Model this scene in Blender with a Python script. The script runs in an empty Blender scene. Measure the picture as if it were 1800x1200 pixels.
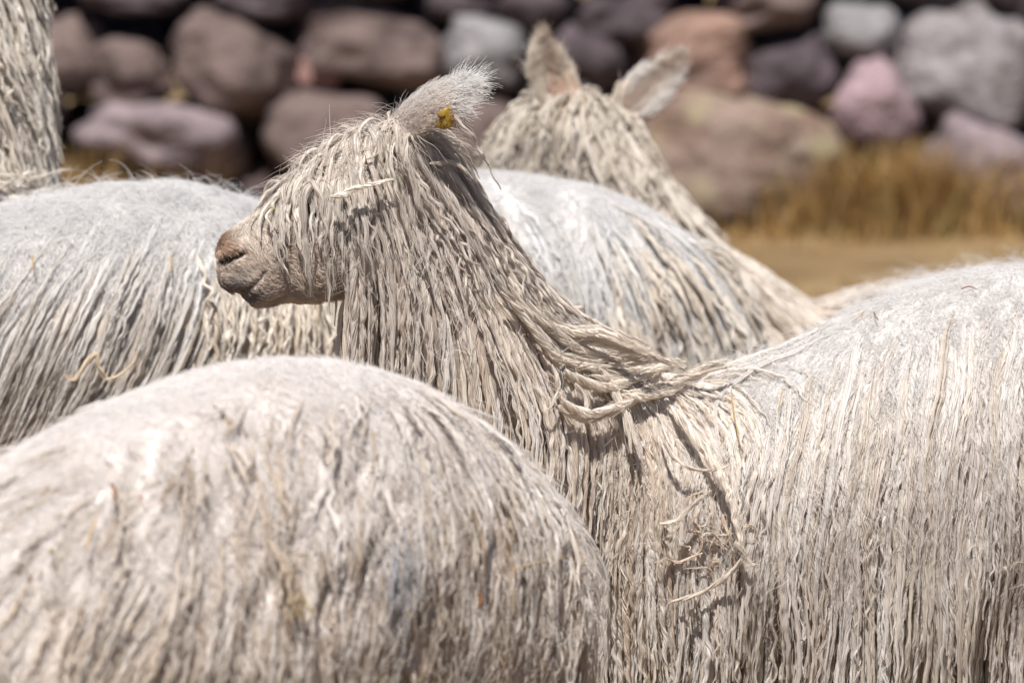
import bpy, bmesh, math, random
import numpy as np
from mathutils import Vector, Matrix, noise
from mathutils.bvhtree import BVHTree

random.seed(7)
rng = np.random.default_rng(11)
S = bpy.context.scene
COL = S.collection
R = math.radians

# ------------------------------------------------------------------ camera
CAM_H, TILT, FOCAL = 1.83, R(7.5), 170.0
cam_data = bpy.data.cameras.new('camera')
cam = bpy.data.objects.new('camera', cam_data)
COL.objects.link(cam)
S.camera = cam
cam.location = (0, 0, CAM_H)
cam.rotation_euler = (math.pi / 2 - TILT, 0, 0)
cam_data.lens = FOCAL
cam_data.sensor_width = 36
cam_data.clip_start = 0.1
cam_data.clip_end = 3000
cam_data.dof.use_dof = True
cam_data.dof.focus_distance = 6.98
cam_data.dof.aperture_fstop = 4.2

# ------------------------------------------------------------------ world, sun, exposure
SUN_EL, SUN_AZ = R(62), R(190)       # azimuth measured from +Y, clockwise seen from above
w = bpy.data.worlds.new('World')
S.world = w
w.use_nodes = True
nt = w.node_tree
sky = nt.nodes.new('ShaderNodeTexSky')
sky.sky_type = 'NISHITA'
sky.sun_disc = False
sky.sun_elevation = SUN_EL
sky.sun_rotation = SUN_AZ
sky.altitude = 3800
nt.links.new(sky.outputs[0], nt.nodes['Background'].inputs[0])
nt.nodes['Background'].inputs[1].default_value = 0.055
sun_d = bpy.data.lights.new('sun', 'SUN')
sun_d.energy = 5.0
sun_d.angle = R(0.53)
sun_d.color = (1.0, 0.955, 0.905)
sun = bpy.data.objects.new('sun', sun_d)
COL.objects.link(sun)
sdir = Vector((math.sin(SUN_AZ) * math.cos(SUN_EL), math.cos(SUN_AZ) * math.cos(SUN_EL), math.sin(SUN_EL)))
sun.rotation_euler = sdir.to_track_quat('Z', 'Y').to_euler()
S.view_settings.view_transform = 'Standard'
S.view_settings.look = 'None'
S.view_settings.exposure = 0.26
S.view_settings.gamma = 1.0
S.render.engine = 'CYCLES'
S.cycles.max_bounces = 8
S.cycles.diffuse_bounces = 4
S.cycles.transmission_bounces = 4

# ------------------------------------------------------------------ helpers
KPX = 36.0 / FOCAL / 1800.0
CT, ST = math.cos(TILT), math.sin(TILT)
CAMP = np.array((0, 0, CAM_H))


def ray(px, py):
    a, b = (px - 900) * KPX, (py - 600) * KPX
    d = np.array((a, CT - b * ST, -ST - b * CT))
    return d / d[1]


def P(px, py, depth):
    """World point on the sight line of a photo position, at a distance (metres along Y)."""
    return CAMP + ray(px, py) * depth


def proj(p):
    """Photo position of world points (N,3)."""
    q = np.asarray(p, float) - CAMP
    f = q[:, 1] * CT - q[:, 2] * ST
    u = q[:, 1] * ST + q[:, 2] * CT
    return 900 + q[:, 0] / f / KPX, 600 - u / f / KPX


def nrm(v):
    return v / np.maximum(np.linalg.norm(v, axis=-1, keepdims=True), 1e-9)


def fnoise(p, freq, seed):
    """Cheap smooth vector noise in about [-1,1], (N,3)."""
    r = np.random.default_rng(seed)
    out = np.zeros_like(p)
    for k in range(5):
        a = r.normal(size=(3, 3)) * freq
        out += np.sin(p @ a + r.uniform(0, 6.28, 3))
    return out / 2.4


def empty(name, loc, label, cat, group=None):
    o = bpy.data.objects.new(name, None)
    COL.objects.link(o)
    o.location = loc
    o.empty_display_size = 0.1
    o['label'] = label
    o['category'] = cat
    if group:
        o['group'] = group
    return o


def link(name, data, parent=None):
    o = bpy.data.objects.new(name, data)
    COL.objects.link(o)
    if parent is not None:
        o.parent = parent
        o.matrix_parent_inverse = Matrix.Translation(parent.location).inverted()
    return o


def mesh_from(name, v, f, mat=None, smooth=True):
    me = bpy.data.meshes.new(name)
    me.from_pydata([tuple(x) for x in v], [], f)
    if mat:
        me.materials.append(mat)
    if smooth:
        me.polygons.foreach_set('use_smooth', [True] * len(me.polygons))
    me.update()
    return me


# ------------------------------------------------------------------ materials
def new_mat(name):
    m = bpy.data.materials.new(name)
    m.use_nodes = True
    return m, m.node_tree.nodes, m.node_tree.links, m.node_tree.nodes['Principled BSDF']


def ramp(nodes, stops):
    r = nodes.new('ShaderNodeValToRGB')
    e = r.color_ramp.elements
    while len(e) < len(stops):
        e.new(0.5)
    for i, (p, c) in enumerate(stops):
        e[i].position = p
        e[i].color = (*c, 1)
    return r


def mat_wool(name, attr='tint', rough=0.40, trans=0.14, spec=0.42):
    m, n, l, b = new_mat(name)
    a = n.new('ShaderNodeAttribute')
    a.attribute_name = attr
    b.inputs['Roughness'].default_value = rough
    b.inputs['Specular IOR Level'].default_value = spec
    l.new(a.outputs['Color'], b.inputs['Base Color'])
    t = n.new('ShaderNodeBsdfTranslucent')
    l.new(a.outputs['Color'], t.inputs['Color'])
    mx = n.new('ShaderNodeMixShader')
    mx.inputs[0].default_value = trans
    l.new(b.outputs[0], mx.inputs[1])
    l.new(t.outputs[0], mx.inputs[2])
    l.new(mx.outputs[0], n['Material Output'].inputs['Surface'])
    return m


def mat_skin(name):
    """Body under the fleece: surface colour from an attribute, felted relief."""
    m, n, l, b = new_mat(name)
    a = n.new('ShaderNodeAttribute')
    a.attribute_name = 'tint'
    tc = n.new('ShaderNodeTexCoord')
    mp = n.new('ShaderNodeMapping')
    mp.inputs['Scale'].default_value = (1, 1, 0.3)
    l.new(tc.outputs['Object'], mp.inputs[0])
    nz = n.new('ShaderNodeTexNoise')
    nz.inputs['Scale'].default_value = 160
    nz.inputs['Detail'].default_value = 5
    l.new(mp.outputs[0], nz.inputs[0])
    mr = n.new('ShaderNodeMapRange')
    mr.inputs['To Min'].default_value = 0.75
    mr.inputs['To Max'].default_value = 1.2
    l.new(nz.outputs['Fac'], mr.inputs[0])
    mu = n.new('ShaderNodeVectorMath')
    mu.operation = 'SCALE'
    l.new(a.outputs['Color'], mu.inputs[0])
    l.new(mr.outputs[0], mu.inputs['Scale'])
    l.new(mu.outputs[0], b.inputs['Base Color'])
    b.inputs['Roughness'].default_value = 0.75
    b.inputs['Specular IOR Level'].default_value = 0.2
    bp = n.new('ShaderNodeBump')
    bp.inputs['Strength'].default_value = 0.5
    bp.inputs['Distance'].default_value = 0.004
    l.new(nz.outputs['Fac'], bp.inputs['Height'])
    l.new(bp.outputs[0], b.inputs['Normal'])
    return m


M_WOOL = mat_wool('wool_fibre')
M_SKIN = mat_skin('felted_undercoat')


def mat_simple(name, col, rough=0.6, spec=0.3):
    m, n, l, b = new_mat(name)
    b.inputs['Base Color'].default_value = (*col, 1)
    b.inputs['Roughness'].default_value = rough
    b.inputs['Specular IOR Level'].default_value = spec
    return m


def mat_stone(name, base, second, lichen=None, scale=5.0):
    m, n, l, b = new_mat(name)
    tc = n.new('ShaderNodeTexCoord')
    oi = n.new('ShaderNodeObjectInfo')
    add = n.new('ShaderNodeVectorMath')
    l.new(tc.outputs['Object'], add.inputs[0])
    mul = n.new('ShaderNodeMath')
    mul.operation = 'MULTIPLY'
    mul.inputs[1].default_value = 37.0
    l.new(oi.outputs['Random'], mul.inputs[0])
    l.new(mul.outputs[0], add.inputs[1])
    n1 = n.new('ShaderNodeTexNoise')
    n1.inputs['Scale'].default_value = scale
    n1.inputs['Detail'].default_value = 6
    n1.inputs['Roughness'].default_value = 0.62
    l.new(add.outputs[0], n1.inputs[0])
    r1 = ramp(n, [(0.34, tuple(c * .8 for c in second)), (0.52, base), (0.68, tuple(min(1, c * 1.35) for c in base))])
    l.new(n1.outputs['Fac'], r1.inputs[0])
    out = r1.outputs[0]
    if lichen:
        n2 = n.new('ShaderNodeTexNoise')
        n2.inputs['Scale'].default_value = 6.5
        n2.inputs['Detail'].default_value = 3
        l.new(add.outputs[0], n2.inputs[0])
        r2 = ramp(n, [(0.50, (0, 0, 0)), (0.68, (.9, .9, .9))])
        l.new(n2.outputs['Fac'], r2.inputs[0])
        mx = n.new('ShaderNodeMix')
        mx.data_type = 'RGBA'
        l.new(r2.outputs[0], mx.inputs[0])
        l.new(out, mx.inputs[6])
        mx.inputs[7].default_value = (*lichen, 1)
        out = mx.outputs[2]
    l.new(out, b.inputs['Base Color'])
    b.inputs['Roughness'].default_value = 0.85
    b.inputs['Specular IOR Level'].default_value = 0.25
    n3 = n.new('ShaderNodeTexNoise')
    n3.inputs['Scale'].default_value = 14
    n3.inputs['Detail'].default_value = 6
    l.new(add.outputs[0], n3.inputs[0])
    bp = n.new('ShaderNodeBump')
    bp.inputs['Strength'].default_value = 0.9
    bp.inputs['Distance'].default_value = 0.05
    l.new(n3.outputs['Fac'], bp.inputs['Height'])
    l.new(bp.outputs[0], b.inputs['Normal'])
    return m


ST_MAT = {
    'brown': mat_stone('brown_volcanic_stone', (0.17, 0.125, 0.115), (0.11, 0.08, 0.075)),
    'dark': mat_stone('dark_purple_stone', (0.10, 0.078, 0.088), (0.06, 0.047, 0.053)),
    'purple': mat_stone('mauve_stone', (0.27, 0.215, 0.225), (0.19, 0.15, 0.165)),
    'pink': mat_stone('pale_pink_stone', (0.36, 0.26, 0.28), (0.28, 0.20, 0.22)),
    'red': mat_stone('small_red_stone', (0.34, 0.20, 0.18), (0.26, 0.14, 0.13)),
    'grey': mat_stone('grey_stone', (0.24, 0.23, 0.235), (0.15, 0.145, 0.15)),
    'rust': mat_stone('rusty_stone', (0.25, 0.16, 0.125), (0.17, 0.125, 0.125), None, 3.5),
    'lichen': mat_stone('lichen_stone', (0.26, 0.195, 0.16), (0.22, 0.12, 0.08), (0.36, 0.31, 0.19), 3.5),
    'rough': mat_stone('rough_grey_stone', (0.28, 0.255, 0.26), (0.13, 0.115, 0.11), None, 9.0),
}

# ------------------------------------------------------------------ ground
WALL_Y = 17.0


def build_ground():
    m, n, l, b = new_mat('dry_grass_ground')
    tc = n.new('ShaderNodeTexCoord')
    n1 = n.new('ShaderNodeTexNoise')
    n1.inputs['Scale'].default_value = 2.2
    n1.inputs['Detail'].default_value = 7
    l.new(tc.outputs['Object'], n1.inputs[0])
    r1 = ramp(n, [(0.3, (0.16, 0.098, 0.040)), (0.5, (0.255, 0.165, 0.074)), (0.7, (0.33, 0.235, 0.12))])
    l.new(n1.outputs['Fac'], r1.inputs[0])
    l.new(r1.outputs[0], b.inputs['Base Color'])
    b.inputs['Roughness'].default_value = 0.95
    n2 = n.new('ShaderNodeTexNoise')
    n2.inputs['Scale'].default_value = 25
    n2.inputs['Detail'].default_value = 6
    l.new(tc.outputs['Object'], n2.inputs[0])
    bp = n.new('ShaderNodeBump')
    bp.inputs['Distance'].default_value = 0.04
    l.new(n2.outputs['Fac'], bp.inputs['Height'])
    l.new(bp.outputs[0], b.inputs['Normal'])
    xs = sorted(set([-600, -200, -60, -20] + [x * 0.5 for x in range(-24, 25)] + [20, 60, 200, 600]))
    ys = sorted(set([-300, -60, -10] + [y * 0.5 for y in range(0, 50)] + [30, 60, 200, 900]))
    v, f = [], []
    for y in ys:
        for x in xs:
            near = max(0.0, 1 - abs(x) / 12) * (1 if 8 < y < 20 else 0)
            v.append((x, y, 0.05 * near * noise.noise((x * 0.9, y * 0.9, 3.0))))
    nx = len(xs)
    for j in range(len(ys) - 1):
        for i in range(nx - 1):
            f.append((j * nx + i, j * nx + i + 1, (j + 1) * nx + i + 1, (j + 1) * nx + i))
    o = link('ground', mesh_from('ground', v, f, m))
    o['kind'] = 'structure'


build_ground()


# ------------------------------------------------------------------ dry stone wall
def stone_mesh(seed, sx, sy, sz, lump=0.27, box=0.7):
    bm = bmesh.new()
    bmesh.ops.create_icosphere(bm, subdivisions=4 if sx > 0.16 else 3, radius=1.0)
    off = Vector((seed * 3.1, seed * 1.7, seed * 0.9))
    for v in bm.verts:
        p = v.co.copy()
        # push the ball towards a rounded block, then lumps of two sizes
        m = max(abs(p.x), abs(p.y), abs(p.z))
        p = p.lerp(p / m * 0.85, box * 0.5)
        d = 1 + lump * noise.noise(p * 1.1 + off) + 0.5 * lump * noise.noise(p * 2.3 - off) + 0.10 * lump * noise.noise(p * 6 + off)
        p *= d
        v.co = Vector((p.x * sx, p.y * sy, p.z * sz))
    me = bpy.data.meshes.new('stone')
    bm.to_mesh(me)
    bm.free()
    me.polygons.foreach_set('use_smooth', [True] * len(me.polygons))
    return me


def build_wall():
    wall = empty('stone_wall', (0, WALL_Y, 0), 'dry stone wall of round mauve and brown boulders behind the herd', 'wall')
    # photo position, width, height, roll, material, forward shift
    L = [
        (125, 95, 150, 150, 12, 'brown', .00), (232, 128, 165, 140, -15, 'brown', .06),
        (415, 118, 236, 178, 24, 'brown', .10), (655, 84, 280, 152, 4, 'brown', .02),
        (850, 95, 172, 146, 10, 'grey', .04), (562, 132, 84, 66, 0, 'red', .10),
        (572, 232, 236, 176, 8, 'brown', .14), (290, 246, 300, 140, 8, 'purple', .14),
        (1035, 100, 152, 112, 8, 'dark', .05), (1226, 104, 226, 176, -6, 'rust', .04),
        (1396, 124, 172, 142, -18, 'dark', .05), (1538, 190, 150, 176, -32, 'pink', .12),
        (1700, 112, 270, 250, 10, 'rough', .02), (1724, 296, 226, 176, 20, 'purple', .16),
        (1320, 298, 405, 275, 14, 'lichen', .20), (1516, 52, 152, 124, 10, 'grey', .02),
        (1352, 16, 190, 88, -4, 'brown', .03), (1105, 34, 196, 100, 0, 'dark', .00),
        (930, 14, 150, 90, 6, 'dark', .0), (470, 2, 210, 76, 0, 'dark', .0),
        (236, -6, 220, 66, 3, 'dark', .0), (806, -4, 150, 70, 0, 'dark', .0),
        (745, 188, 130, 90, 10, 'dark', .02), (985, 190, 170, 120, -10, 'dark', .02),
        (870, 250, 220, 170, 6, 'brown', .10), (30, 60, 130, 110, 0, 'dark', .0),
        (20, 190, 190, 150, 10, 'purple', .06), (640, -30, 200, 90, 0, 'brown', .0),
        (1640, -30, 170, 100, 0, 'dark', .0), (1790, -26, 140, 110, 20, 'dark', .02),
        (1440, 225, 110, 80, 0, 'dark', -.02), (1080, 270, 150, 150, 0, 'brown', .06),
        (415, 215, 90, 90, 0, 'dark', -.04), (1600, 330, 130, 110, 0, 'brown', .0),
        (700, 330, 240, 120, 0, 'brown', .06), (480, 330, 200, 90, 0, 'brown', .02),
    ]
    k = 0

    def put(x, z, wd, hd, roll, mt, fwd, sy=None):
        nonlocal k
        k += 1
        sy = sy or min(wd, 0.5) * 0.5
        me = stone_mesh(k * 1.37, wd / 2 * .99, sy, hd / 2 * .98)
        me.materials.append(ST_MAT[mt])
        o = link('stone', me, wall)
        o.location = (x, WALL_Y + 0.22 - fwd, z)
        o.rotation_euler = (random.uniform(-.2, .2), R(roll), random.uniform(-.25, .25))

    for (px, py, wd, hd, roll, mt, fwd) in L:
        c = P(px, py, WALL_Y + 0.22 - fwd)
        s = KPX * WALL_Y / CT
        put(c[0], max(c[2], hd * s * 0.36), wd * s, hd * s, roll, mt, fwd)
    # the wall goes on above and to both sides of the view
    kinds = ['brown', 'brown', 'dark', 'purple', 'grey', 'rust', 'pink', 'rough']
    for row in range(4):
        z = 0.17 + row * 0.31
        x = -5.2 + (row % 2) * 0.2
        while x < 5.2:
            wd = random.uniform(.3, .55)
            hd = random.uniform(.27, .36)
            px, py = proj(np.array([[x + wd / 2, WALL_Y, z]]))
            if not (-40 < px[0] < 1840 and py[0] > -30):
                put(x + wd / 2, z, wd, hd, random.uniform(-15, 15), random.choice(kinds), random.uniform(-.02, .1))
            x += wd * 0.94
    for row in range(2):
        x = -5
        while x < 5:
            wd = random.uniform(.3, .5)
            put(x + wd / 2, 1.38 + row * .2, wd, .3, random.uniform(-15, 15), random.choice(kinds), random.uniform(-.05, .06))
            x += wd * 0.95
    # second skin of stones at the back of the wall that closes the gaps with shade
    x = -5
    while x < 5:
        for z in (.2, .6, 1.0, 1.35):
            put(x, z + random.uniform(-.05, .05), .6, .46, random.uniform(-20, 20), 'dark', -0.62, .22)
        x += .5


build_wall()


# ------------------------------------------------------------------ dry grass
def build_grass():
    m, n, l, b = new_mat('dry_grass_blade')
    a = n.new('ShaderNodeAttribute')
    a.attribute_name = 'tint'
    l.new(a.outputs['Color'], b.inputs['Base Color'])
    b.inputs['Roughness'].default_value = 0.7
    v, f, c = [], [], []

    def blade(x, y, z, h, lean, ang, wd, col):
        i = len(v)
        ca, sa = math.cos(ang), math.sin(ang)
        for t, ww in ((0, 1), (.5, .8), (1, .08)):
            cx = x + lean * t * t * h * math.cos(ang + 1.2)
            cy = y + lean * t * t * h * math.sin(ang + 1.2)
            v.append((cx - ca * wd * ww, cy - sa * wd * ww, z + h * t))
            v.append((cx + ca * wd * ww, cy + sa * wd * ww, z + h * t))
            c.extend([col, col])
        f.append((i, i + 1, i + 3, i + 2))
        f.append((i + 2, i + 3, i + 5, i + 4))

    def colr(k):
        q = random.uniform(.75, 1.2)
        base = [(.40, .25, .10), (.36, .21, .07), (.44, .31, .15), (.30, .22, .075)][k]
        return tuple(x * q for x in base) + (1,)

    for _ in range(16000):       # thin sward over the paddock
        x = random.uniform(-3.2, 3.2)
        y = random.uniform(9, 16.9)
        if noise.noise((x * 1.3, y * 0.8, 0)) < -0.25:
            continue
        blade(x, y, -.01, random.uniform(.02, .08), random.uniform(.2, 1.4), random.uniform(0, 6.28), random.uniform(.0015, .004), colr(random.choice((0, 0, 1, 2, 2))))
    # taller tufts along the foot of the wall
    tufts = [(1585, 400, .32, 1500), (1530, 400, .12, 200), (1650, 400, .10, 160), (1400, 405, .05, 120), (1300, 405, .05, 120),
             (150, 320, .22, 500), (60, 320, .30, 500), (230, 325, .14, 350), (400, 330, .10, 250), (1780, 420, .07, 150), (1240, 400, .05, 100)]
    for (px, py, h, cnt) in tufts:
        q = P(px, py, WALL_Y - .28)
        sp = .09 + h * .35
        for _ in range(cnt):
            x = q[0] + random.gauss(0, sp)
            y = WALL_Y - .26 + random.gauss(0, .09)
            blade(x, y, -.01, h * random.uniform(.4, 1.15), random.uniform(.1, .9), random.uniform(0, 6.28), random.uniform(.002, .005), colr(random.choice((0, 1, 1, 1, 3))))
    me = mesh_from('dry_grass', v, f, m, False)
    at = me.color_attributes.new('tint', 'FLOAT_COLOR', 'POINT')
    at.data.foreach_set('color', np.array(c, 'f').ravel())
    o = link('dry_grass', me)
    o['kind'] = 'stuff'
    o['label'] = 'dry ochre grass and tufts along the foot of the stone wall'
    o['category'] = 'grass'


build_grass()


# ------------------------------------------------------------------ alpaca bodies
YAX = np.array((0, 1.0, 0))


class Body:
    """Collects closed lofts; build() fuses them into one continuous skin."""

    def __init__(self):
        self.v, self.f = [], []

    def loft(self, rings):
        """rings: list of (n,3) arrays, same n. Ends closed."""
        n = len(rings[0])
        b = len(self.v)
        for r in rings:
            self.v.extend([tuple(x) for x in r])
        for j in range(len(rings) - 1):
            for i in range(n):
                k = (i + 1) % n
                self.f.append((b + j * n + i, b + j * n + k, b + (j + 1) * n + k, b + (j + 1) * n + i))
        self.f.append(tuple(b + i for i in reversed(range(n))))
        e = b + (len(rings) - 1) * n
        self.f.append(tuple(e + i for i in range(n)))

    def tube(self, pts, ra, rb, lat=YAX, n=28, power=1.0, sub=4):
        """pts (m,3); ra = half size along lat, rb = half size in the other direction."""
        pts = np.array(pts, float)
        m = len(pts)
        t = np.linspace(0, m - 1, (m - 1) * sub + 1)
        pts, ra, rb = crom(pts, t), crom(np.array(ra, float)[:, None], t)[:, 0], crom(np.array(rb, float)[:, None], t)[:, 0]
        T = nrm(np.gradient(pts, axis=0))
        th = np.linspace(0, 2 * math.pi, n, endpoint=False)
        rings = []
        for p, tt, a, bb in zip(pts, T, ra, rb):
            l2 = nrm(lat - tt * np.dot(lat, tt))
            u = np.cross(l2, tt)
            c, s = np.cos(th), np.sin(th)
            c, s = np.sign(c) * abs(c) ** power, np.sign(s) * abs(s) ** power
            rings.append(p + np.outer(c * a, l2) + np.outer(s * bb, u))
        # rounded ends
        def cap(p, tt, ring, sgn):
            out = []
            rad = min(np.linalg.norm(ring - p, axis=1))
            for q in (0.5, 0.8, 0.96):
                out.append(p + (ring - p) * math.sqrt(1 - q * q) + tt * sgn * rad * q * 0.8)
            return out
        rings = cap(pts[0], T[0], rings[0], -1)[::-1] + rings + cap(pts[-1], T[-1], rings[-1], 1)
        self.loft(rings)

    def build(self, voxel, smooth=6):
        me = mesh_from('raw', self.v, self.f)
        bm = bmesh.new()
        bm.from_mesh(me)
        bmesh.ops.recalc_face_normals(bm, faces=bm.faces)
        bm.to_mesh(me)
        bm.free()
        o = bpy.data.objects.new('raw', me)
        COL.objects.link(o)
        md = o.modifiers.new('r', 'REMESH')
        md.mode = 'VOXEL'
        md.voxel_size = voxel
        sm = o.modifiers.new('s', 'SMOOTH')
        sm.iterations = smooth
        sm.factor = 0.5
        dg = bpy.context.evaluated_depsgraph_get()
        out = bpy.data.meshes.new_from_object(o.evaluated_get(dg))
        bpy.data.objects.remove(o)
        out.polygons.foreach_set('use_smooth', [True] * len(out.polygons))
        return out


def crom(p, t):
    """Catmull-Rom through p (m,d) at parameters t."""
    m = len(p)
    i = np.clip(np.floor(t).astype(int), 0, m - 2)
    u = (t - i)[:, None]
    g = lambda k: p[np.clip(k, 0, m - 1)]
    p0, p1, p2, p3 = g(i - 1), g(i), g(i + 1), g(i + 2)
    return 0.5 * (2 * p1 + (p2 - p0) * u + (2 * p0 - 5 * p1 + 4 * p2 - p3) * u * u + (3 * p1 - p0 - 3 * p2 + p3) * u ** 3)


MPX = 0.000823     # metres per photo pixel at the main head
# profile of an alpaca head: top, bottom (photo pixels about 700,350 of the main head), half width (m)
HEAD = [((381, 446), (384, 466), .010), ((383, 432), (384, 490), .024), ((390, 418), (391, 505), .031),
        ((402, 407), (406, 515), .035), ((421, 395), (424, 520), .037), ((440, 381), (446, 538), .038), ((462, 366), (472, 538), .040),
        ((490, 343), (500, 530), .045), ((520, 312), (535, 530), .053), ((558, 276), (585, 524), .061),
        ((610, 243), (650, 512), .066), ((665, 226), (715, 480), .066), ((718, 228), (765, 430), .058), ((760, 250), (790, 380), .045)]


def add_head(B, org, fwd, up, lat, scale=1.0):
    rings = []
    th = np.linspace(0, 2 * math.pi, 32, endpoint=False)
    H = []
    for (tp, bt, wd) in HEAD:
        H.append((700 - tp[0], 350 - tp[1], 700 - bt[0], 350 - bt[1], wd / MPX))
    H = np.array(H, float)
    t = np.linspace(0, len(H) - 1, (len(H) - 1) * 3 + 1)
    H = crom(H, t) * MPX * scale
    for (tu, tv, bu, bv, wd) in H:
        c = org + fwd * (tu + bu) / 2 + up * (tv + bv) / 2
        hv = fwd * (tu - bu) / 2 + up * (tv - bv) / 2
        cs, sn = np.cos(th), np.sin(th)
        cs = np.sign(cs) * abs(cs) ** 0.85
        rings.append(c + np.outer(sn, hv) + np.outer(cs * wd * (1 - 0.12 * sn), lat))
    B.loft(rings)


def add_ear(B, base, d, face, length, width, thick=0.010, cup=0.55):
    """Leaf-shaped cupped ear: d = direction, face = where the hollow opens."""
    d = nrm(np.array(d, float))
    face = np.array(face, float)
    face = nrm(face - d * np.dot(face, d))
    side = np.cross(d, face)
    ts = np.linspace(-1, 1, 11)
    rings = []
    for s in np.linspace(0, 1, 14):
        wd = width * (0.66 + 0.95 * s) * max(0.0, 1 - s ** 1.8) ** 0.8
        wd = max(wd, 0.004)
        c = base + d * (s * length) + face * (-0.10 * length * math.sin(s * 2.4) * 0.4)
        th2 = max(thick * (1 - 0.5 * s), 0.006)
        out = [c + side * wd * k - face * (cup * wd * (1 - k * k)) - face * th2 * 0.5 for k in ts]
        inn = [c + side * wd * k * 0.92 - face * (cup * wd * (1 - k * k)) + face * th2 * 0.5 for k in ts[::-1]]
        rings.append(np.array(out + inn))
    B.loft(rings)


def add_leg(B, top, foot, r0=0.085):
    top, foot = np.array(top, float), np.array(foot, float)
    k = top * 0.5 + foot * 0.5 + np.array((0.015, 0, 0))
    B.tube([top, top * .75 + foot * .25, k, top * .15 + foot * .85, foot + np.array((0, 0, .05))],
           [r0, r0 * .8, .042, .034, .04], [r0 * 1.2, r0, .046, .036, .05], sub=2, n=14)


def px_tube(B, rows, lat=YAX, **k):
    """rows: (px, py, depth, half thickness m, half width in photo px)."""
    pts = [P(r[0], r[1], r[2]) for r in rows]
    B.tube(pts, [r[3] for r in rows], [r[4] * KPX * r[2] for r in rows], lat, **k)


# ------------------------------------------------------------------ fleece
class Fleece:
    """Collects strands and turns them into one hair object."""

    def __init__(self):
        self.pos, self.rad, self.col, self.size = [], [], [], []

    def add(self, pts, rad, col):
        n, s, _ = pts.shape
        self.pos.append(pts.reshape(-1, 3).astype('f'))
        self.rad.append(np.broadcast_to(rad, (n, s)).reshape(-1).astype('f'))
        self.col.append(np.concatenate([np.clip(col, 0.01, 0.92), np.ones((n, 1))], 1).astype('f'))
        self.size += [s] * n

    def build(self, name, parent, mat=None):
        cu = bpy.data.hair_curves.new(name)
        cu.add_curves(self.size)
        pos = np.concatenate(self.pos)
        cu.attributes['position'].data.foreach_set('vector', pos.ravel())
        a = cu.attributes.get('radius') or cu.attributes.new('radius', 'FLOAT', 'POINT')
        a.data.foreach_set('value', np.concatenate(self.rad))
        a = cu.attributes.new('tint', 'FLOAT_COLOR', 'CURVE')
        a.data.foreach_set('color', np.concatenate(self.col).ravel())
        cu.materials.append(mat or M_WOOL)
        o = link(name, cu, parent)
        o['kind'] = 'stuff'
        print(name, parent.name if parent else '', 'strands', len(self.size), 'points', len(pos))
        return o


class Skin:
    """Evaluated body mesh with sampling and nearest-point queries."""

    def __init__(self, me):
        self.me = me
        me.calc_loop_triangles()
        n = len(me.vertices)
        co = np.empty(n * 3, 'f')
        me.vertices.foreach_get('co', co)
        self.co = co.reshape(-1, 3).astype(float)
        nn = np.empty(n * 3, 'f')
        me.vertices.foreach_get('normal', nn)
        self.no = nn.reshape(-1, 3).astype(float)
        tr = np.empty(len(me.loop_triangles) * 3, 'i')
        me.loop_triangles.foreach_get('vertices', tr)
        self.tri = tr.reshape(-1, 3)
        a, b, c = (self.co[self.tri[:, k]] for k in range(3))
        self.area = np.linalg.norm(np.cross(b - a, c - a), axis=1) / 2
        self.cen = (a + b + c) / 3
        self.tn = nrm(np.cross(b - a, c - a))
        self.bvh = BVHTree.FromPolygons([tuple(x) for x in self.co], [tuple(int(i) for i in t) for t in self.tri])

    def sample(self, n, weight=None):
        wgt = self.area.copy()
        if weight is not None:
            wgt *= weight
        idx = rng.choice(len(wgt), n, p=wgt / wgt.sum())
        r1, r2 = np.sqrt(rng.random(n)), rng.random(n)
        w3 = np.stack([1 - r1, r1 * (1 - r2), r1 * r2], 1)
        t = self.tri[idx]
        p = (self.co[t] * w3[:, :, None]).sum(1)
        q = nrm((self.no[t] * w3[:, :, None]).sum(1))
        return p, q

    def spaced(self, n, weight, sx, sz):
        """Roots kept apart: sx sideways, sz up and down."""
        p, q = self.sample(n * 7, weight)
        sc = np.array((1 / sx, 1 / sx, 1 / sz))
        cells, keep = {}, []
        for i, c in enumerate(p * sc):
            k = (int(math.floor(c[0])), int(math.floor(c[1])), int(math.floor(c[2])))
            ok = True
            for a in (-1, 0, 1):
                for b in (-1, 0, 1):
                    for d in (-1, 0, 1):
                        for o in cells.get((k[0] + a, k[1] + b, k[2] + d), ()):
                            if (o[0] - c[0]) ** 2 + (o[1] - c[1]) ** 2 + (o[2] - c[2]) ** 2 < 1:
                                ok = False
                                break
                        if not ok:
                            break
                    if not ok:
                        break
                if not ok:
                    break
            if ok:
                cells.setdefault(k, []).append(c)
                keep.append(i)
                if len(keep) >= n:
                    break
        return p[keep], q[keep]

    def near(self, p):
        q = np.empty_like(p)
        n = np.empty_like(p)
        f = self.bvh.find_nearest
        for i, x in enumerate(p):
            a, b, _, _ = f(x)
            q[i] = a
            n[i] = b
        return q, n

    def cast(self, px, py, lift=0.0):
        d = ray(px, py)
        d = d / np.linalg.norm(d)
        h, n, _, _ = self.bvh.ray_cast(Vector(CAMP), Vector(d))
        if h is None:
            return None, None
        return np.array(h) - d * lift, np.array(n)


def facing(p, n):
    return (nrm(CAMP - p) * n).sum(1)


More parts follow.
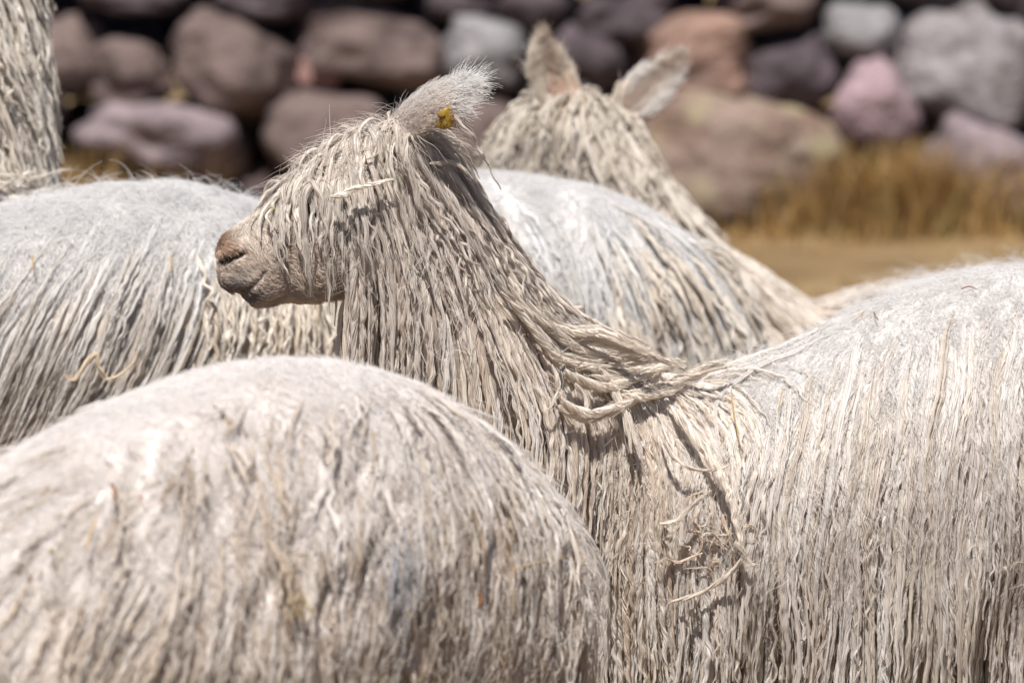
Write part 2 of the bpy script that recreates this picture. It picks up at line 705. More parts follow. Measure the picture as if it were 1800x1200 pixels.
def trace(skin, p, n, v, length, steps, field, lift, stiff=0.45):
    """Hang locks from roots p: they follow field() and rest on the skin at height lift. (N,steps,3)"""
    N = len(p)
    ds = (length / (steps - 1))[:, None]
    path = np.empty((N, steps, 3))
    nn = np.empty((N, steps, 3))
    pos = p + n * (lift * 0.3)[:, None]
    path[:, 0], nn[:, 0] = pos, n
    cur = n
    for j in range(1, steps):
        g = field(pos, cur)
        v = nrm(v * (1 - stiff) + g * stiff)
        new = pos + v * ds
        q, qn = skin.near(new)
        sd = ((new - q) * qn).sum(1)
        tgt = lift * min(1.0, 0.35 + j / steps * 1.2)
        push = np.maximum(0, tgt - sd)
        new = new + qn * push[:, None]
        cur = nrm(qn + 0.25 * n)
        v = nrm(new - pos)
        pos = pos + v * ds
        path[:, j], nn[:, j] = pos, cur
    return path, nn


def frames(path, nn):
    T = nrm(np.gradient(path, axis=1))
    Nn = nrm(nn - T * (nn * T).sum(2, keepdims=True))
    return T, Nn, np.cross(T, Nn)


def locks(F, path, nn, rad, col, ply=8, fine=4, flat=1.0, twist=60.0, ply_r=0.42, wob=0.0015, cj=0.07, fine_r=0.0003, frizz=1.0, tip=0.15, hug=0, slab=False):
    """Every path becomes a twisted rope of ply strands plus loose fine hairs."""
    N, Sn, _ = path.shape
    s = np.linspace(0, 1, Sn)
    ln = np.linalg.norm(np.diff(path, axis=1), axis=2).sum(1)
    # crimp: coherent wobble of the whole lock
    T, A, B = frames(path, nn)
    ph = rng.uniform(0, 6.28, (N, 4, 1))
    fr = rng.uniform(0.6, 1.6, (N, 2, 1)) * ln[:, None, None] / 0.055 * 6.28
    env = (0.25 + s)[None, :] * rng.lognormal(-.25, .6, (N, 1))
    wa = wob * env * (np.sin(fr[:, 0] * s + ph[:, 0]) + 0.6 * np.sin(fr[:, 1] * 1.7 * s + ph[:, 1]))
    wb = wob * env * (np.sin(fr[:, 1] * s + ph[:, 2]) + 0.6 * np.sin(fr[:, 0] * 1.6 * s + ph[:, 3]))
    path = path + A * (0.5 * wa)[..., None] + B * wb[..., None]
    prof = np.minimum(1, 0.3 + s * 4.5) * (1 - (1 - tip) * s ** 2.2)
    lump = 1 + 0.22 * np.sin(fr[:, 0] * 0.8 * s + ph[:, 1]) * np.sin(fr[:, 1] * 0.37 * s + ph[:, 2])
    rr = rad[:, None] * prof[None] * lump
    tw = (rng.uniform(0.5, 1.3, N) * rng.choice((-1, 1), N) * twist * ln)[:, None]
    for k in range(ply + fine):
        isf = k >= ply
        rho = rng.uniform(0.45, 0.75, (N, 1)) if not isf and ply > 4 else rng.uniform(0.42, 0.52, (N, 1)) if not isf else rng.uniform(0.8, 1.6, (N, 1)) * (0.8 + 0.5 * s[None])
        if k == 0 and ply > 4:
            rho = rho * 0.15
        if slab and not isf:
            rho = np.sqrt(rng.uniform(0, 1, (N, 1)))
        th = rng.uniform(0, 6.28, (N, 1)) * (0.35 if not isf else 1) + k * 6.28 / (max(ply - 1, 1) if ply > 4 else ply) + tw * s[None] * (1 if not isf else 0.6)
        jx = rng.uniform(0.6, 1.4, (N, 1))
        oa = rho * rr * np.cos(th) * flat
        ob = rho * rr * np.sin(th)
        if isf:
            fq = rng.uniform(1.5, 5, (N, 1)) * 6.28
            oa = oa + frizz * 0.003 * s[None] * np.sin(fq * s[None] + rng.uniform(0, 6, (N, 1)))
            ob = ob + frizz * 0.004 * s[None] * np.sin(fq * 0.8 * s[None] + rng.uniform(0, 6, (N, 1)))
        pts = path + A * oa[..., None] + B * ob[..., None]
        if isf:
            r = np.full((N, Sn), fine_r) * (1 - 0.6 * s[None])
        else:
            r = rr * ply_r * jx * (0.9 if ply > 5 else 1.1)
            # strands end at different places so the tip frays
            cut = rng.uniform(0.82, 1.0, (N, 1))
            r = r * np.clip((cut - s[None]) / 0.08 + 0.25, 0.12, 1)
        c = col * (1 + rng.normal(0, cj, (N, 1)))
        F.add(pts, r, c)
    for k in range(hug):          # fibres wound round the surface of the rope
        th = rng.uniform(0, 6.28, (N, 1)) + tw * s[None] * rng.uniform(.7, 1.2, (N, 1))
        rho = rng.uniform(.85, 1.08, (N, 1))
        pts = path + A * (rho * rr * np.cos(th) * flat)[..., None] + B * (rho * rr * np.sin(th))[..., None]
        r = rng.uniform(.00025, .0006, (N, 1)) * (1 - .5 * s[None])
        F.add(pts, r, col * (1 + rng.normal(0.02, .17, (N, 1))))


def fuzz(F, p, n, comb, length, r, col, curl=0.4, rise=0.35, steps=7, cj=0.06):
    """Short loose wool hairs: rise off the skin, bend over along comb."""
    N = len(p)
    s = np.linspace(0, 1, steps)[None, :, None]
    L = length[:, None, None]
    side = nrm(np.cross(n, comb) + 1e-6)
    w1 = rng.normal(0, curl, (N, 1, 1))
    w2 = rng.uniform(2, 7, (N, 1, 1))
    w3 = rng.uniform(0, 6.28, (N, 1, 1))
    rs = (rise * rng.uniform(0.3, 1.5, N))[:, None, None]
    pts = p[:, None] + L * (n[:, None] * rs * (s - 0.45 * s * s) + comb[:, None] * s * (0.5 + 0.5 * s)
                            + side[:, None] * (w1 * s + 0.10 * np.sin(w2 * s + w3) * s) + n[:, None] * 0.05 * np.sin(w2 * 1.3 * s + w3) * s)
    rad = r[:, None] * (1 - 0.75 * s[:, :, 0])
    F.add(pts, rad, col * (1 + rng.normal(0, cj, (N, 1))))


GRAV = np.array((0, 0, -1.0))


def tangent(v, n):
    return nrm(v - n * (v * n).sum(-1, keepdims=True))


def gravity_field(lean=None, nz=0.18, freq=9, seed=1):
    ln = np.zeros(3) if lean is None else np.array(lean, float)

    def f(p, n):
        g = np.broadcast_to(GRAV, p.shape) + ln + nz * fnoise(p, freq, seed) * np.array((1, 1, .2))
        return nrm(g)
    return f


def mixc(a, b, t):
    a, b = np.array(a), np.array(b)
    return a[None] * (1 - t[:, None]) + b[None] * t[:, None]


WHITE, CREAM, BEIGE, GREYB, TAN = (.78, .75, .725), (.78, .695, .605), (.56, .475, .405), (.62, .545, .485), (.63, .515, .415)


def paint(me, fn):
    """Colour per vertex."""
    n = len(me.vertices)
    co = np.empty(n * 3, 'f')
    me.vertices.foreach_get('co', co)
    no = np.empty(n * 3, 'f')
    me.vertices.foreach_get('normal', no)
    c = fn(co.reshape(-1, 3).astype(float), no.reshape(-1, 3).astype(float))
    a = me.color_attributes.new('tint', 'FLOAT_COLOR', 'POINT')
    a.data.foreach_set('color', np.concatenate([c, np.ones((n, 1))], 1).astype('f').ravel())


def bunch(path, clump, amount, seed=0):
    """Pull neighbouring locks together so that partings open between clumps."""
    root = path[:, 0]
    k = max(8, len(root) // clump)
    cen = root[np.random.default_rng(seed).choice(len(root), k, replace=False)]
    # distance ignores height so clumps are long vertical bands
    sc = np.array((1, 1, 0.35))
    best = np.empty(len(root), int)
    for i in range(0, len(root), 1000):
        d = ((root[i:i + 1000, None] - cen[None]) * sc) ** 2
        best[i:i + 1000] = d.sum(2).argmin(1)
    off = (cen[best] - root) * np.array((1, 1, 0))
    s = np.linspace(0, 1, path.shape[1])
    return path + off[:, None] * (amount * np.minimum(1, s * 1.6))[None, :, None], best


def inpoly(px, py, poly):
    poly = np.array(poly, float)
    c = np.zeros(len(px), bool)
    j = len(poly) - 1
    for i in range(len(poly)):
        xi, yi, xj, yj = *poly[i], *poly[j]
        k = ((yi > py) != (yj > py)) & (px < (xj - xi) * (py - yi) / (yj - yi + 1e-9) + xi)
        c ^= k
        j = i
    return c


def dpoly(px, py, line):
    """Distance to a polyline and position along it (0..1)."""
    line = np.array(line, float)
    best = np.full(len(px), 1e9)
    pos = np.zeros(len(px))
    for i in range(len(line) - 1):
        a, b = line[i], line[i + 1]
        d = b - a
        t = np.clip(((px - a[0]) * d[0] + (py - a[1]) * d[1]) / (d @ d), 0, 1)
        q = np.hypot(px - a[0] - t * d[0], py - a[1] - t * d[1])
        m = q < best
        best[m] = q[m]
        pos[m] = ((i + t) / (len(line) - 1))[m]
    return best, pos


def ss(a, b, x):
    t = np.clip((x - a) / (b - a), 0, 1)
    return t * t * (3 - 2 * t)


def vis_weight(sk, lo=-0.25, back=0.08):
    """Roots mostly on the sides that can be seen, fewer on the far side."""
    return np.where(facing(sk.cen, sk.tn) > lo, 1.0, back)


def finish_body(me, root):
    me.materials.append(M_SKIN)
    me.name = 'body'
    return link('body', me, root)


def eye(root, p, r=0.0165):
    bm = bmesh.new()
    bmesh.ops.create_uvsphere(bm, u_segments=20, v_segments=14, radius=r)
    me = bpy.data.meshes.new('eye')
    bm.to_mesh(me)
    bm.free()
    me.polygons.foreach_set('use_smooth', [True] * len(me.polygons))
    me.materials.append(M_EYE)
    o = link('eye', me, root)
    o.matrix_parent_inverse = Matrix.Identity(4)
    o.location = Vector(p) - root.location
    return o


M_EYE = mat_simple('dark_eye', (0.012, 0.008, 0.006), 0.12, 0.6)


# ================================================================== the main alpaca
def main_alpaca():
    root = empty('alpaca', (P(1500, 900, 7.3)[0], 7.3, 0),
                 'alpaca in sharp focus with a yellow ear tag and corded fringe, head turned in profile', 'alpaca',
                 'white long-haired alpacas of the herd')
    B = Body()
    up = np.array((0, ST, CT))
    lat = np.array((0, CT, -ST))
    hd = P(700, 350, 7.0)
    add_head(B, hd, np.array((-1.0, 0, 0)), up, lat)
    add_ear(B, P(700, 238, 6.955), P(838, 150, 6.90) - P(700, 238, 6.955), (0.15, 0.45, -0.75), 0.150, 0.050)
    add_ear(B, P(706, 240, 7.05), P(838, 160, 7.11) - P(706, 240, 7.05), (0.1, 0.8, -0.5), 0.12, 0.026)
    px_tube(B, [(680, 350, 7.0, .062, 110), (730, 440, 7.01, .092, 120), (790, 545, 7.03, .112, 130), (870, 660, 7.07, .128, 146),
                (990, 800, 7.14, .135, 200), (1130, 900, 7.2, .17, 250), (1260, 930, 7.24, .19, 268)])
    px_tube(B, [(1090, 960, 7.2, .15, 190), (1250, 935, 7.24, .20, 265), (1450, 885, 7.28, .235, 282), (1650, 826, 7.31, .25, 320), (1850, 796, 7.33, .26, 330),
                (2050, 820, 7.34, .255, 320), (2230, 860, 7.35, .21, 270), (2330, 900, 7.35, .13, 190)])
    for px, dp in ((1190, 7.20), (1240, 7.36), (2150, 7.22), (2200, 7.46)):
        t = P(px, 1150, dp)
        add_leg(B, t, (t[0], dp, 0))
    me = B.build(0.004, 5)

    # carve nostril, lips, chin and the corner of the eye
    n = len(me.vertices)
    co = np.empty(n * 3, 'f'); me.vertices.foreach_get('co', co); co = co.reshape(-1, 3).astype(float)
    no = np.empty(n * 3, 'f'); me.vertices.foreach_get('normal', no); no = no.reshape(-1, 3).astype(float)
    px, py = proj(co)
    side = np.clip(np.abs(no[:, 1]) * 1.6, 0, 1) * (px < 640) * (py > 330) * (py < 560)
    mouth = [(386, 503), (402, 517), (420, 514), (441, 503), (457, 488), (466, 474)]
    nost = [(390, 461), (402, 456), (414, 451), (425, 446)]
    fold = [(391, 476), (405, 474), (420, 482), (436, 484)]
    d = np.zeros(n)
    q, t = dpoly(px, py, mouth); d -= .0055 * np.exp(-(q / 5.0) ** 2)
    dm = q
    q, t = dpoly(px, py, [(420, 516), (432, 526), (446, 520)]); d -= .003 * np.exp(-(q / 7.0) ** 2)
    q, t = dpoly(px, py, nost); d -= (.013 - .005 * t) * np.exp(-(q / (7.5 - 3.0 * t)) ** 2)
    dn = q
    q, t = dpoly(px, py, [(388, 446), (405, 438), (428, 434)]); d += .0035 * np.exp(-(q / 9) ** 2)
    q, t = dpoly(px, py, fold); d -= .0028 * np.exp(-(q / 5) ** 2)
    q, t = dpoly(px, py, [(392, 494), (410, 498), (432, 492)]); d += .003 * np.exp(-(q / 11) ** 2)
    q, t = dpoly(px, py, [(545, 366), (575, 362)]); d -= .010 * np.exp(-(q / 16) ** 2)
    q, t = dpoly(px, py, [(530, 345), (560, 335), (592, 345)]); d += .005 * np.exp(-(q / 12) ** 2)
    co += no * (d * side)[:, None]
    me.vertices.foreach_set('co', co.astype('f').ravel())
    me.update()

    def face_col(px, py, nz):
        """Face colours: brown nose, grey lips, cream cheek; sunlit bridge painted in lighter."""
        tan = np.array((.39, .265, .19)); lip = np.array((.20, .165, .155)); cheek = np.array((.58, .49, .415)); top = np.array((.66, .60, .53))
        c = np.broadcast_to(cheek, (len(px), 3)).copy()
        a = np.exp(-(((px - 400) / 38) ** 2 + ((py - 432) / 26) ** 2))[:, None]; c = c * (1 - a) + tan * a
        a = np.exp(-(((px - 408) / 32) ** 2 + ((py - 503) / 18) ** 2))[:, None] * .95; c = c * (1 - a) + lip * a
        a = np.exp(-(((px - 440) / 24) ** 2 + ((py - 522) / 15) ** 2))[:, None] * .92; c = c * (1 - a) + lip * a
        a = np.exp(-(((px - 425) / 26) ** 2 + ((py - 472) / 13) ** 2))[:, None] * .7; c = c * (1 - a) + np.array((.55, .48, .41)) * a
        a = (ss(.15, .6, nz) * ss(395, 440, px))[:, None] * .9; c = c * (1 - a) + top * a  # sunlight on the upward-facing muzzle bridge, painted in as a paler colour
        q, t = dpoly(px, py, nost); a = np.exp(-(q / (8.5 - 3 * t)) ** 2)[:, None]; c = c * (1 - a) + np.array((.015, .011, .010)) * a
        q, t = dpoly(px, py, mouth); a = np.exp(-(q / 3.2) ** 2)[:, None] * .85; c = c * (1 - a) + np.array((.05, .035, .03)) * a
        q, t = dpoly(px, py, [(548, 366), (572, 364)]); a = np.exp(-(q / 15) ** 2)[:, None]; c = c * (1 - a) + np.array((.05, .035, .03)) * a
        return c

    FACE = [(350, 380), (470, 335), (530, 330), (600, 350), (620, 450), (600, 570), (350, 570)]
    EAR = [(700, 262), (690, 205), (800, 110), (880, 120), (870, 200), (790, 245)]

    def body_col(p, nn):
        px, py = proj(p)
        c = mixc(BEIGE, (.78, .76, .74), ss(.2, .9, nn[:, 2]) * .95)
        f = inpoly(px, py, FACE)
        c[f] = face_col(px[f], py[f], nn[f, 2])
        e = inpoly(px, py, EAR)
        c[e] = mixc((.62, .54, .48), (.50, .40, .32), ss(780, 830, px[e]))
        return c
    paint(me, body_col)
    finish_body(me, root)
    for s in (-1, 1):
        e = P(559, 366, 7.0) + lat * s * 0.050
        eye(root, e)

    sk = Skin(me)
    fc = vis_weight(sk)
    px, py = proj(sk.cen)
    nz = sk.tn[:, 2]
    face = inpoly(px, py, [(350, 380), (466, 340), (520, 345), (560, 380), (610, 440), (606, 575), (350, 570)])
    ear = inpoly(px, py, [(735, 250), (690, 205), (800, 110), (880, 120), (880, 215), (790, 250)])
    bare = face | ear
    # neck line: below/right of it is the trunk
    trunk = px > 1010 + (py - 620) * 0.1
    withers = px > 1190
    F = Fleece()

    # --- matted flank: long slabs and cords that hang side by side
    wgt = fc * withers * ss(.93, .70, nz) * ~bare
    p, n_ = sk.spaced(2300, wgt * np.where(px < 1330, ss(.8, .6, nz), 1), .0066, .115)
    N = len(p)
    rx, ry = proj(p)
    L = rng.uniform(.16, .36, N)
    lift = rng.uniform(.003, .013, N)
    v = nrm(tangent(GRAV, n_) + n_ * 0.2 + rng.normal(0, .06, (N, 3)))
    path, nn = trace(sk, p, n_, v, L, 30, gravity_field((-.03, 0, 0), .12, 18, 3), lift)
    path, cl = bunch(path, 4, .30, 5)
    tone = rng.random(cl.max() + 1)[cl] * .5 + rng.random(N) * .5
    c = mixc((.63, .545, .475), (.77, .73, .695), ss(.0, .95, tone + ss(760, 560, ry) * .35))
    k = rng.random(N) < .22
    c[k] = mixc((.70, .64, .57), (.60, .53, .455), rng.random(int(k.sum())))
    defined = rng.random(N) < ss(700, 1000, ry) * .4 + .45
    sel = ~defined
    locks(F, path[sel], nn[sel], rng.uniform(.004, .0085, int(sel.sum())), c[sel], ply=16, fine=4, flat=.5, twist=5, ply_r=.15, wob=.0008, frizz=1.2, fine_r=.00025, slab=True, cj=.09)
    sel = defined
    locks(F, path[sel], nn[sel], rng.uniform(.0022, .0050, int(sel.sum())), c[sel], ply=3, fine=2, flat=.8, twist=110, ply_r=.60, wob=.0013, frizz=1.2, fine_r=.00025, hug=12)

    # --- felted back
    wgt = fc * (px > 1150) * ss(.22, .6, nz) * ~bare
    N = 34000
    p, n_ = sk.sample(N, wgt)
    g = nrm(tangent(GRAV + np.array((.1, 0, 0)), n_) + .55 * fnoise(p, 60, 8) + rng.normal(0, .35, (N, 3)))
    c = mixc((.72, .69, .665), (.80, .785, .77), rng.random(N))
    fuzz(F, p + n_ * rng.uniform(-.002, .007, (N, 1)), n_, tangent(g, n_), rng.uniform(.018, .05, N), rng.uniform(.0002, .0005, N), c, .30, .16)
    N = 1500
    p, n_ = sk.sample(N, fc * (px > 1250) * (nz > .6))
    g = tangent(GRAV + .8 * fnoise(p, 40, 91) + rng.normal(0, .6, (N, 3)), n_)
    fuzz(F, p + n_ * .008, n_, g, rng.uniform(.02, .045, N), rng.uniform(.0002, .00035, N), mixc(WHITE, (.84, .84, .84), rng.random(N)), .5, .7)

    # --- loose fibres over the flank
    wgt = fc * (px > 1200) * ss(.7, .3, nz)
    N = 9000
    p, n_ = sk.sample(N, wgt)
    g = tangent(GRAV + .35 * fnoise(p, 35, 28) + rng.normal(0, .18, (N, 3)), n_)
    fuzz(F, p + n_ * rng.uniform(.008, .03, (N, 1)), n_, g, rng.uniform(.02, .06, N), rng.uniform(.0002, .0004, N), mixc(CREAM, (.84, .82, .79), rng.random(N)), .25, .25)

    # --- corded neck, chest and shoulder
    def neckflow(p, n):
        x, y = proj(p)
        ln = .03 + .55 * ss(640, 900, x - .45 * (y - 450)) * ss(840, 640, y)
        return nrm(GRAV + np.stack([ln, 0 * x, 0 * x], 1) + .10 * fnoise(p, 12, 9) * np.array((1, 1, .2)))
    wgt = fc * ~bare * (px < 1240) * (py > 330) * ((px > 600) | (py > 560)) * np.where(px > 1150, .6, 1)
    p, n_ = sk.spaced(1600, wgt, .0074, .095)
    N = len(p)
    rx, ry = proj(p)
    L = rng.uniform(.16, .32, N)
    lift = rng.uniform(.002, .012, N)
    v = nrm(tangent(GRAV, n_) + n_ * 0.2 + rng.normal(0, .08, (N, 3)))
    path, nn = trace(sk, p, n_, v, L, 30, neckflow, lift, .35)
    path, cl = bunch(path, 3, .28, 6)
    c = mixc(CREAM, WHITE, rng.random(N) * .7)
    k = rng.random(N) < .35
    c[k] = mixc(TAN, CREAM, rng.random(int(k.sum())))
    grey = np.clip(ss(600, 380, ry) * .5 + .12 * rng.random(N), 0, 1)
    c = c * (1 - grey[:, None]) + np.array(GREYB) * 1.12 * grey[:, None]
    c = c * rng.uniform(.90, 1.14, (N, 1))
    ch = rx > 960
    for sel, tw, wo in ((~ch, 60, .0013), (ch, 120, .0013)):
        locks(F, path[sel], nn[sel], rng.uniform(.0024, .0055, int(sel.sum())), c[sel], ply=3, fine=2, flat=.8, twist=tw, ply_r=.60, wob=wo, frizz=1.3, hug=13)

    # --- mane down the nape
    axis = [P(760, 300, 7.0), P(850, 420, 7.03), P(940, 540, 7.07), P(1080, 625, 7.12), P(1250, 640, 7.2)]
    axis = np.array(axis)
    adir = nrm(np.gradient(axis, axis=0))

    def nape(p, n):
        d = ((p[:, None, [0, 2]] - axis[None][:, :, [0, 2]]) ** 2).sum(2)
        wv = np.exp(-d / .006)
        a = nrm((wv[:, :, None] * adir[None]).sum(1) + 1e-9)
        return nrm(a * .8 + GRAV * .25 + .14 * fnoise(p, 10, 31))
    d, _ = dpoly(px, py, [(740, 240), (840, 300), (900, 410), (960, 510)])
    wgt = fc * (d < 55) * ~bare
    p, n_ = sk.spaced(360, wgt, .008, .02)
    N = len(p)
    rx, ry = proj(p)
    L = rng.uniform(.16, .30, N) * (1 - .45 * ss(380, 540, ry))
    v = nrm(nape(p, n_) + n_ * .3 + rng.normal(0, .15, (N, 3)))
    path, nn = trace(sk, p, n_, v, L, 24, nape, rng.uniform(.006, .034, N), .3)
    qx, qy = proj(path.reshape(-1, 3))
    inside = inpoly(qx, qy, [(930, 500), (1010, 560), (1130, 600), (1290, 630), (1290, 720), (1040, 745), (970, 690), (910, 590)]).reshape(N, -1).mean(1)
    keep = inside < .22
    path, nn, ry, N = path[keep], nn[keep], ry[keep], int(keep.sum())
    grey = ss(560, 330, ry) * .8
    c = mixc(CREAM, WHITE, rng.random(N) * .4)
    c = (c * (1 - grey[:, None]) + np.array(GREYB) * grey[:, None]) * rng.uniform(.85, 1.05, (N, 1))
    locks(F, path, nn, rng.uniform(.0028, .0052, N), c, ply=3, fine=3, flat=.85, twist=70, ply_r=.6, wob=.0018, hug=8)

    # --- fringe: cords from the crown over brow and cheek
    CROWN = [(496, 338), (540, 285), (600, 232), (690, 195), (790, 240), (850, 320), (800, 360), (700, 330), (640, 320), (580, 330), (530, 350)]
    crown = inpoly(px, py, CROWN) & ~ear
    wgt = fc * crown * np.where(nz > -.1, 1, .2)
    p, n_ = sk.spaced(420, wgt, .0078, .012)
    N = len(p)
    print('fringe', N)
    rx, ry = proj(p)
    L = rng.uniform(.10, .215, N) * np.where(rx < 540, .78, 1.0)
    lean = np.stack([np.where(rx < 560, -.05, .10), np.zeros(N), np.zeros(N)], 1)
    v = nrm(n_ * .5 + np.stack([-.12 * np.ones(N), -.25 * np.sign(7.0 - p[:, 1] + 1e-3), -.1 * np.ones(N)], 1) + rng.normal(0, .25, (N, 3)))

    def fr(p, n):
        x = proj(p)[0]
        return nrm(GRAV + np.stack([.17 + .36 * ss(600, 480, x), 0 * x, 0 * x], 1) + .22 * fnoise(p, 13, 44) * np.array((1, 1, .1)))
    path, nn = trace(sk, p, n_, v, L, 22, fr, rng.uniform(.004, .022, N), .30)
    path, cl = bunch(path, 3, .40, 7)
    qx, qy = proj(path.reshape(-1, 3))
    hit = (np.hypot((qx - 559) / 1.5, qy - 368).reshape(N, -1).min(1) > 7) | (rng.random(N) < .6)      # the eye peers out between the cords
    path, nn, N = path[hit], nn[hit], int(hit.sum())
    c = mixc(GREYB, (.70, .64, .57), rng.random(N)) * rng.uniform(.84, 1.08, (N, 1))
    locks(F, path, nn, rng.uniform(.0024, .0060, N), c, ply=4, fine=4, flat=.7, twist=38, ply_r=.52, wob=.0015, frizz=1.2, tip=.08, hug=8)

    # --- frizz on the crown
    N = 800
    p, n_ = sk.sample(N, fc * crown * (nz > 0))
    g = tangent(np.array((-.6, 0, -.2)) + rng.normal(0, .8, (N, 3)), n_)
    fuzz(F, p + n_ * .012, n_, g, rng.uniform(.015, .045, N), rng.uniform(.0002, .0005, N), mixc(GREYB, CREAM, rng.random(N)), .6, .5)

    # --- loose halo everywhere
    N = 1600
    p, n_ = sk.sample(N, fc * ~bare * (px < 1300))
    g = tangent(GRAV + .6 * fnoise(p, 30, 12) + rng.normal(0, .5, (N, 3)), n_)
    fuzz(F, p + n_ * rng.uniform(.004, .022, (N, 1)), n_, g, rng.uniform(.02, .05, N), rng.uniform(.0002, .0004, N), mixc(CREAM, WHITE, rng.random(N)), .5, .5)

    # --- ear fur
    N = 4200
    p, n_ = sk.sample(N, ear * np.where(facing(sk.cen, sk.tn) > -.4, 1, .5))
    rx, ry = proj(p)
    ed = nrm(P(838, 150, 6.9) - P(700, 238, 6.955))
    g = tangent(ed + np.array((0, 0, -.15)) + .3 * fnoise(p, 40, 14) + rng.normal(0, .2, (N, 3)), n_)
    tipf = ss(760, 840, rx)
    c = mixc((.64, .55, .485), (.87, .85, .82), np.clip(tipf * .7 + .55 * rng.random(N) + .5 * ss(.1, .8, n_[:, 2]) - .25 * ss(12, -8, dpoly(rx, ry, [(735, 228), (815, 178)])[0] - 12), 0, 1))  # paler where it faces up: sunlit edge and shaded belly painted into the fur
    fuzz(F, p, n_, g, rng.uniform(.014, .032, N) + tipf * rng.uniform(.0, .014, N), rng.uniform(.00025, .0005, N), c, .22, .30, 8)
    N = 700
    p, n_ = sk.sample(N, ear * (px > 785))
    g = nrm(ed + np.array((.1, 0, -.25)) + .5 * fnoise(p, 50, 17) + rng.normal(0, .25, (N, 3)))
    fuzz(F, p, n_, g, rng.uniform(.018, .042, N), rng.uniform(.0003, .0006, N), mixc((.8, .78, .76), (.88, .87, .86), rng.random(N)), .35, .25, 8)
    # tufts below the ear root
    N = 1500
    p, n_ = sk.sample(N, fc * inpoly(px, py, [(700, 230), (770, 240), (790, 300), (740, 330), (690, 280)]))
    g = tangent(GRAV + np.array((.2, 0, 0)) + .4 * fnoise(p, 40, 18), n_)
    fuzz(F, p, n_, g, rng.uniform(.03, .07, N), rng.uniform(.0003, .0006, N), mixc(GREYB, CREAM, rng.random(N)), .25, .7, 8)

    # --- short fur on the face
    N = 15000
    p, n_ = sk.sample(N, fc * inpoly(px, py, FACE))
    rx, ry = proj(p)
    q, _ = dpoly(rx, ry, nost)
    q2, _ = dpoly(rx, ry, mouth)
    k = (q > 8) & (q2 > 4)
    p, n_, rx, ry = p[k], n_[k], rx[k], ry[k]
    c = face_col(rx, ry, n_[:, 2]) * 1.15
    sh = ss(.2, .8, rng.random(len(p)) * .6 + .4 * (.5 + .5 * fnoise(p, 160, 77)[:, 0]))[:, None]
    c = c * (.74 + .50 * sh)
    g = tangent(np.array((.9, 0, -.3)) + .7 * fnoise(p, 45, 19), n_)
    fuzz(F, p, n_, g, rng.uniform(.005, .010, len(p)) * (1 + .8 * ss(450, 560, rx)), rng.uniform(.0003, .00055, len(p)), c, .3, .55, 5)

    # --- single cords that lie loose on the fleece, traced from what shows
    Z3 = lambda pts: [(860 + a / 3, 480 + b / 3) for a, b in pts]
    Z5 = lambda pts: [(1000 + a / 2.25, 800 + b / 2.25) for a, b in pts]
    Z1 = lambda pts: [(360 + a / 2.609, 100 + b / 2.609) for a, b in pts]
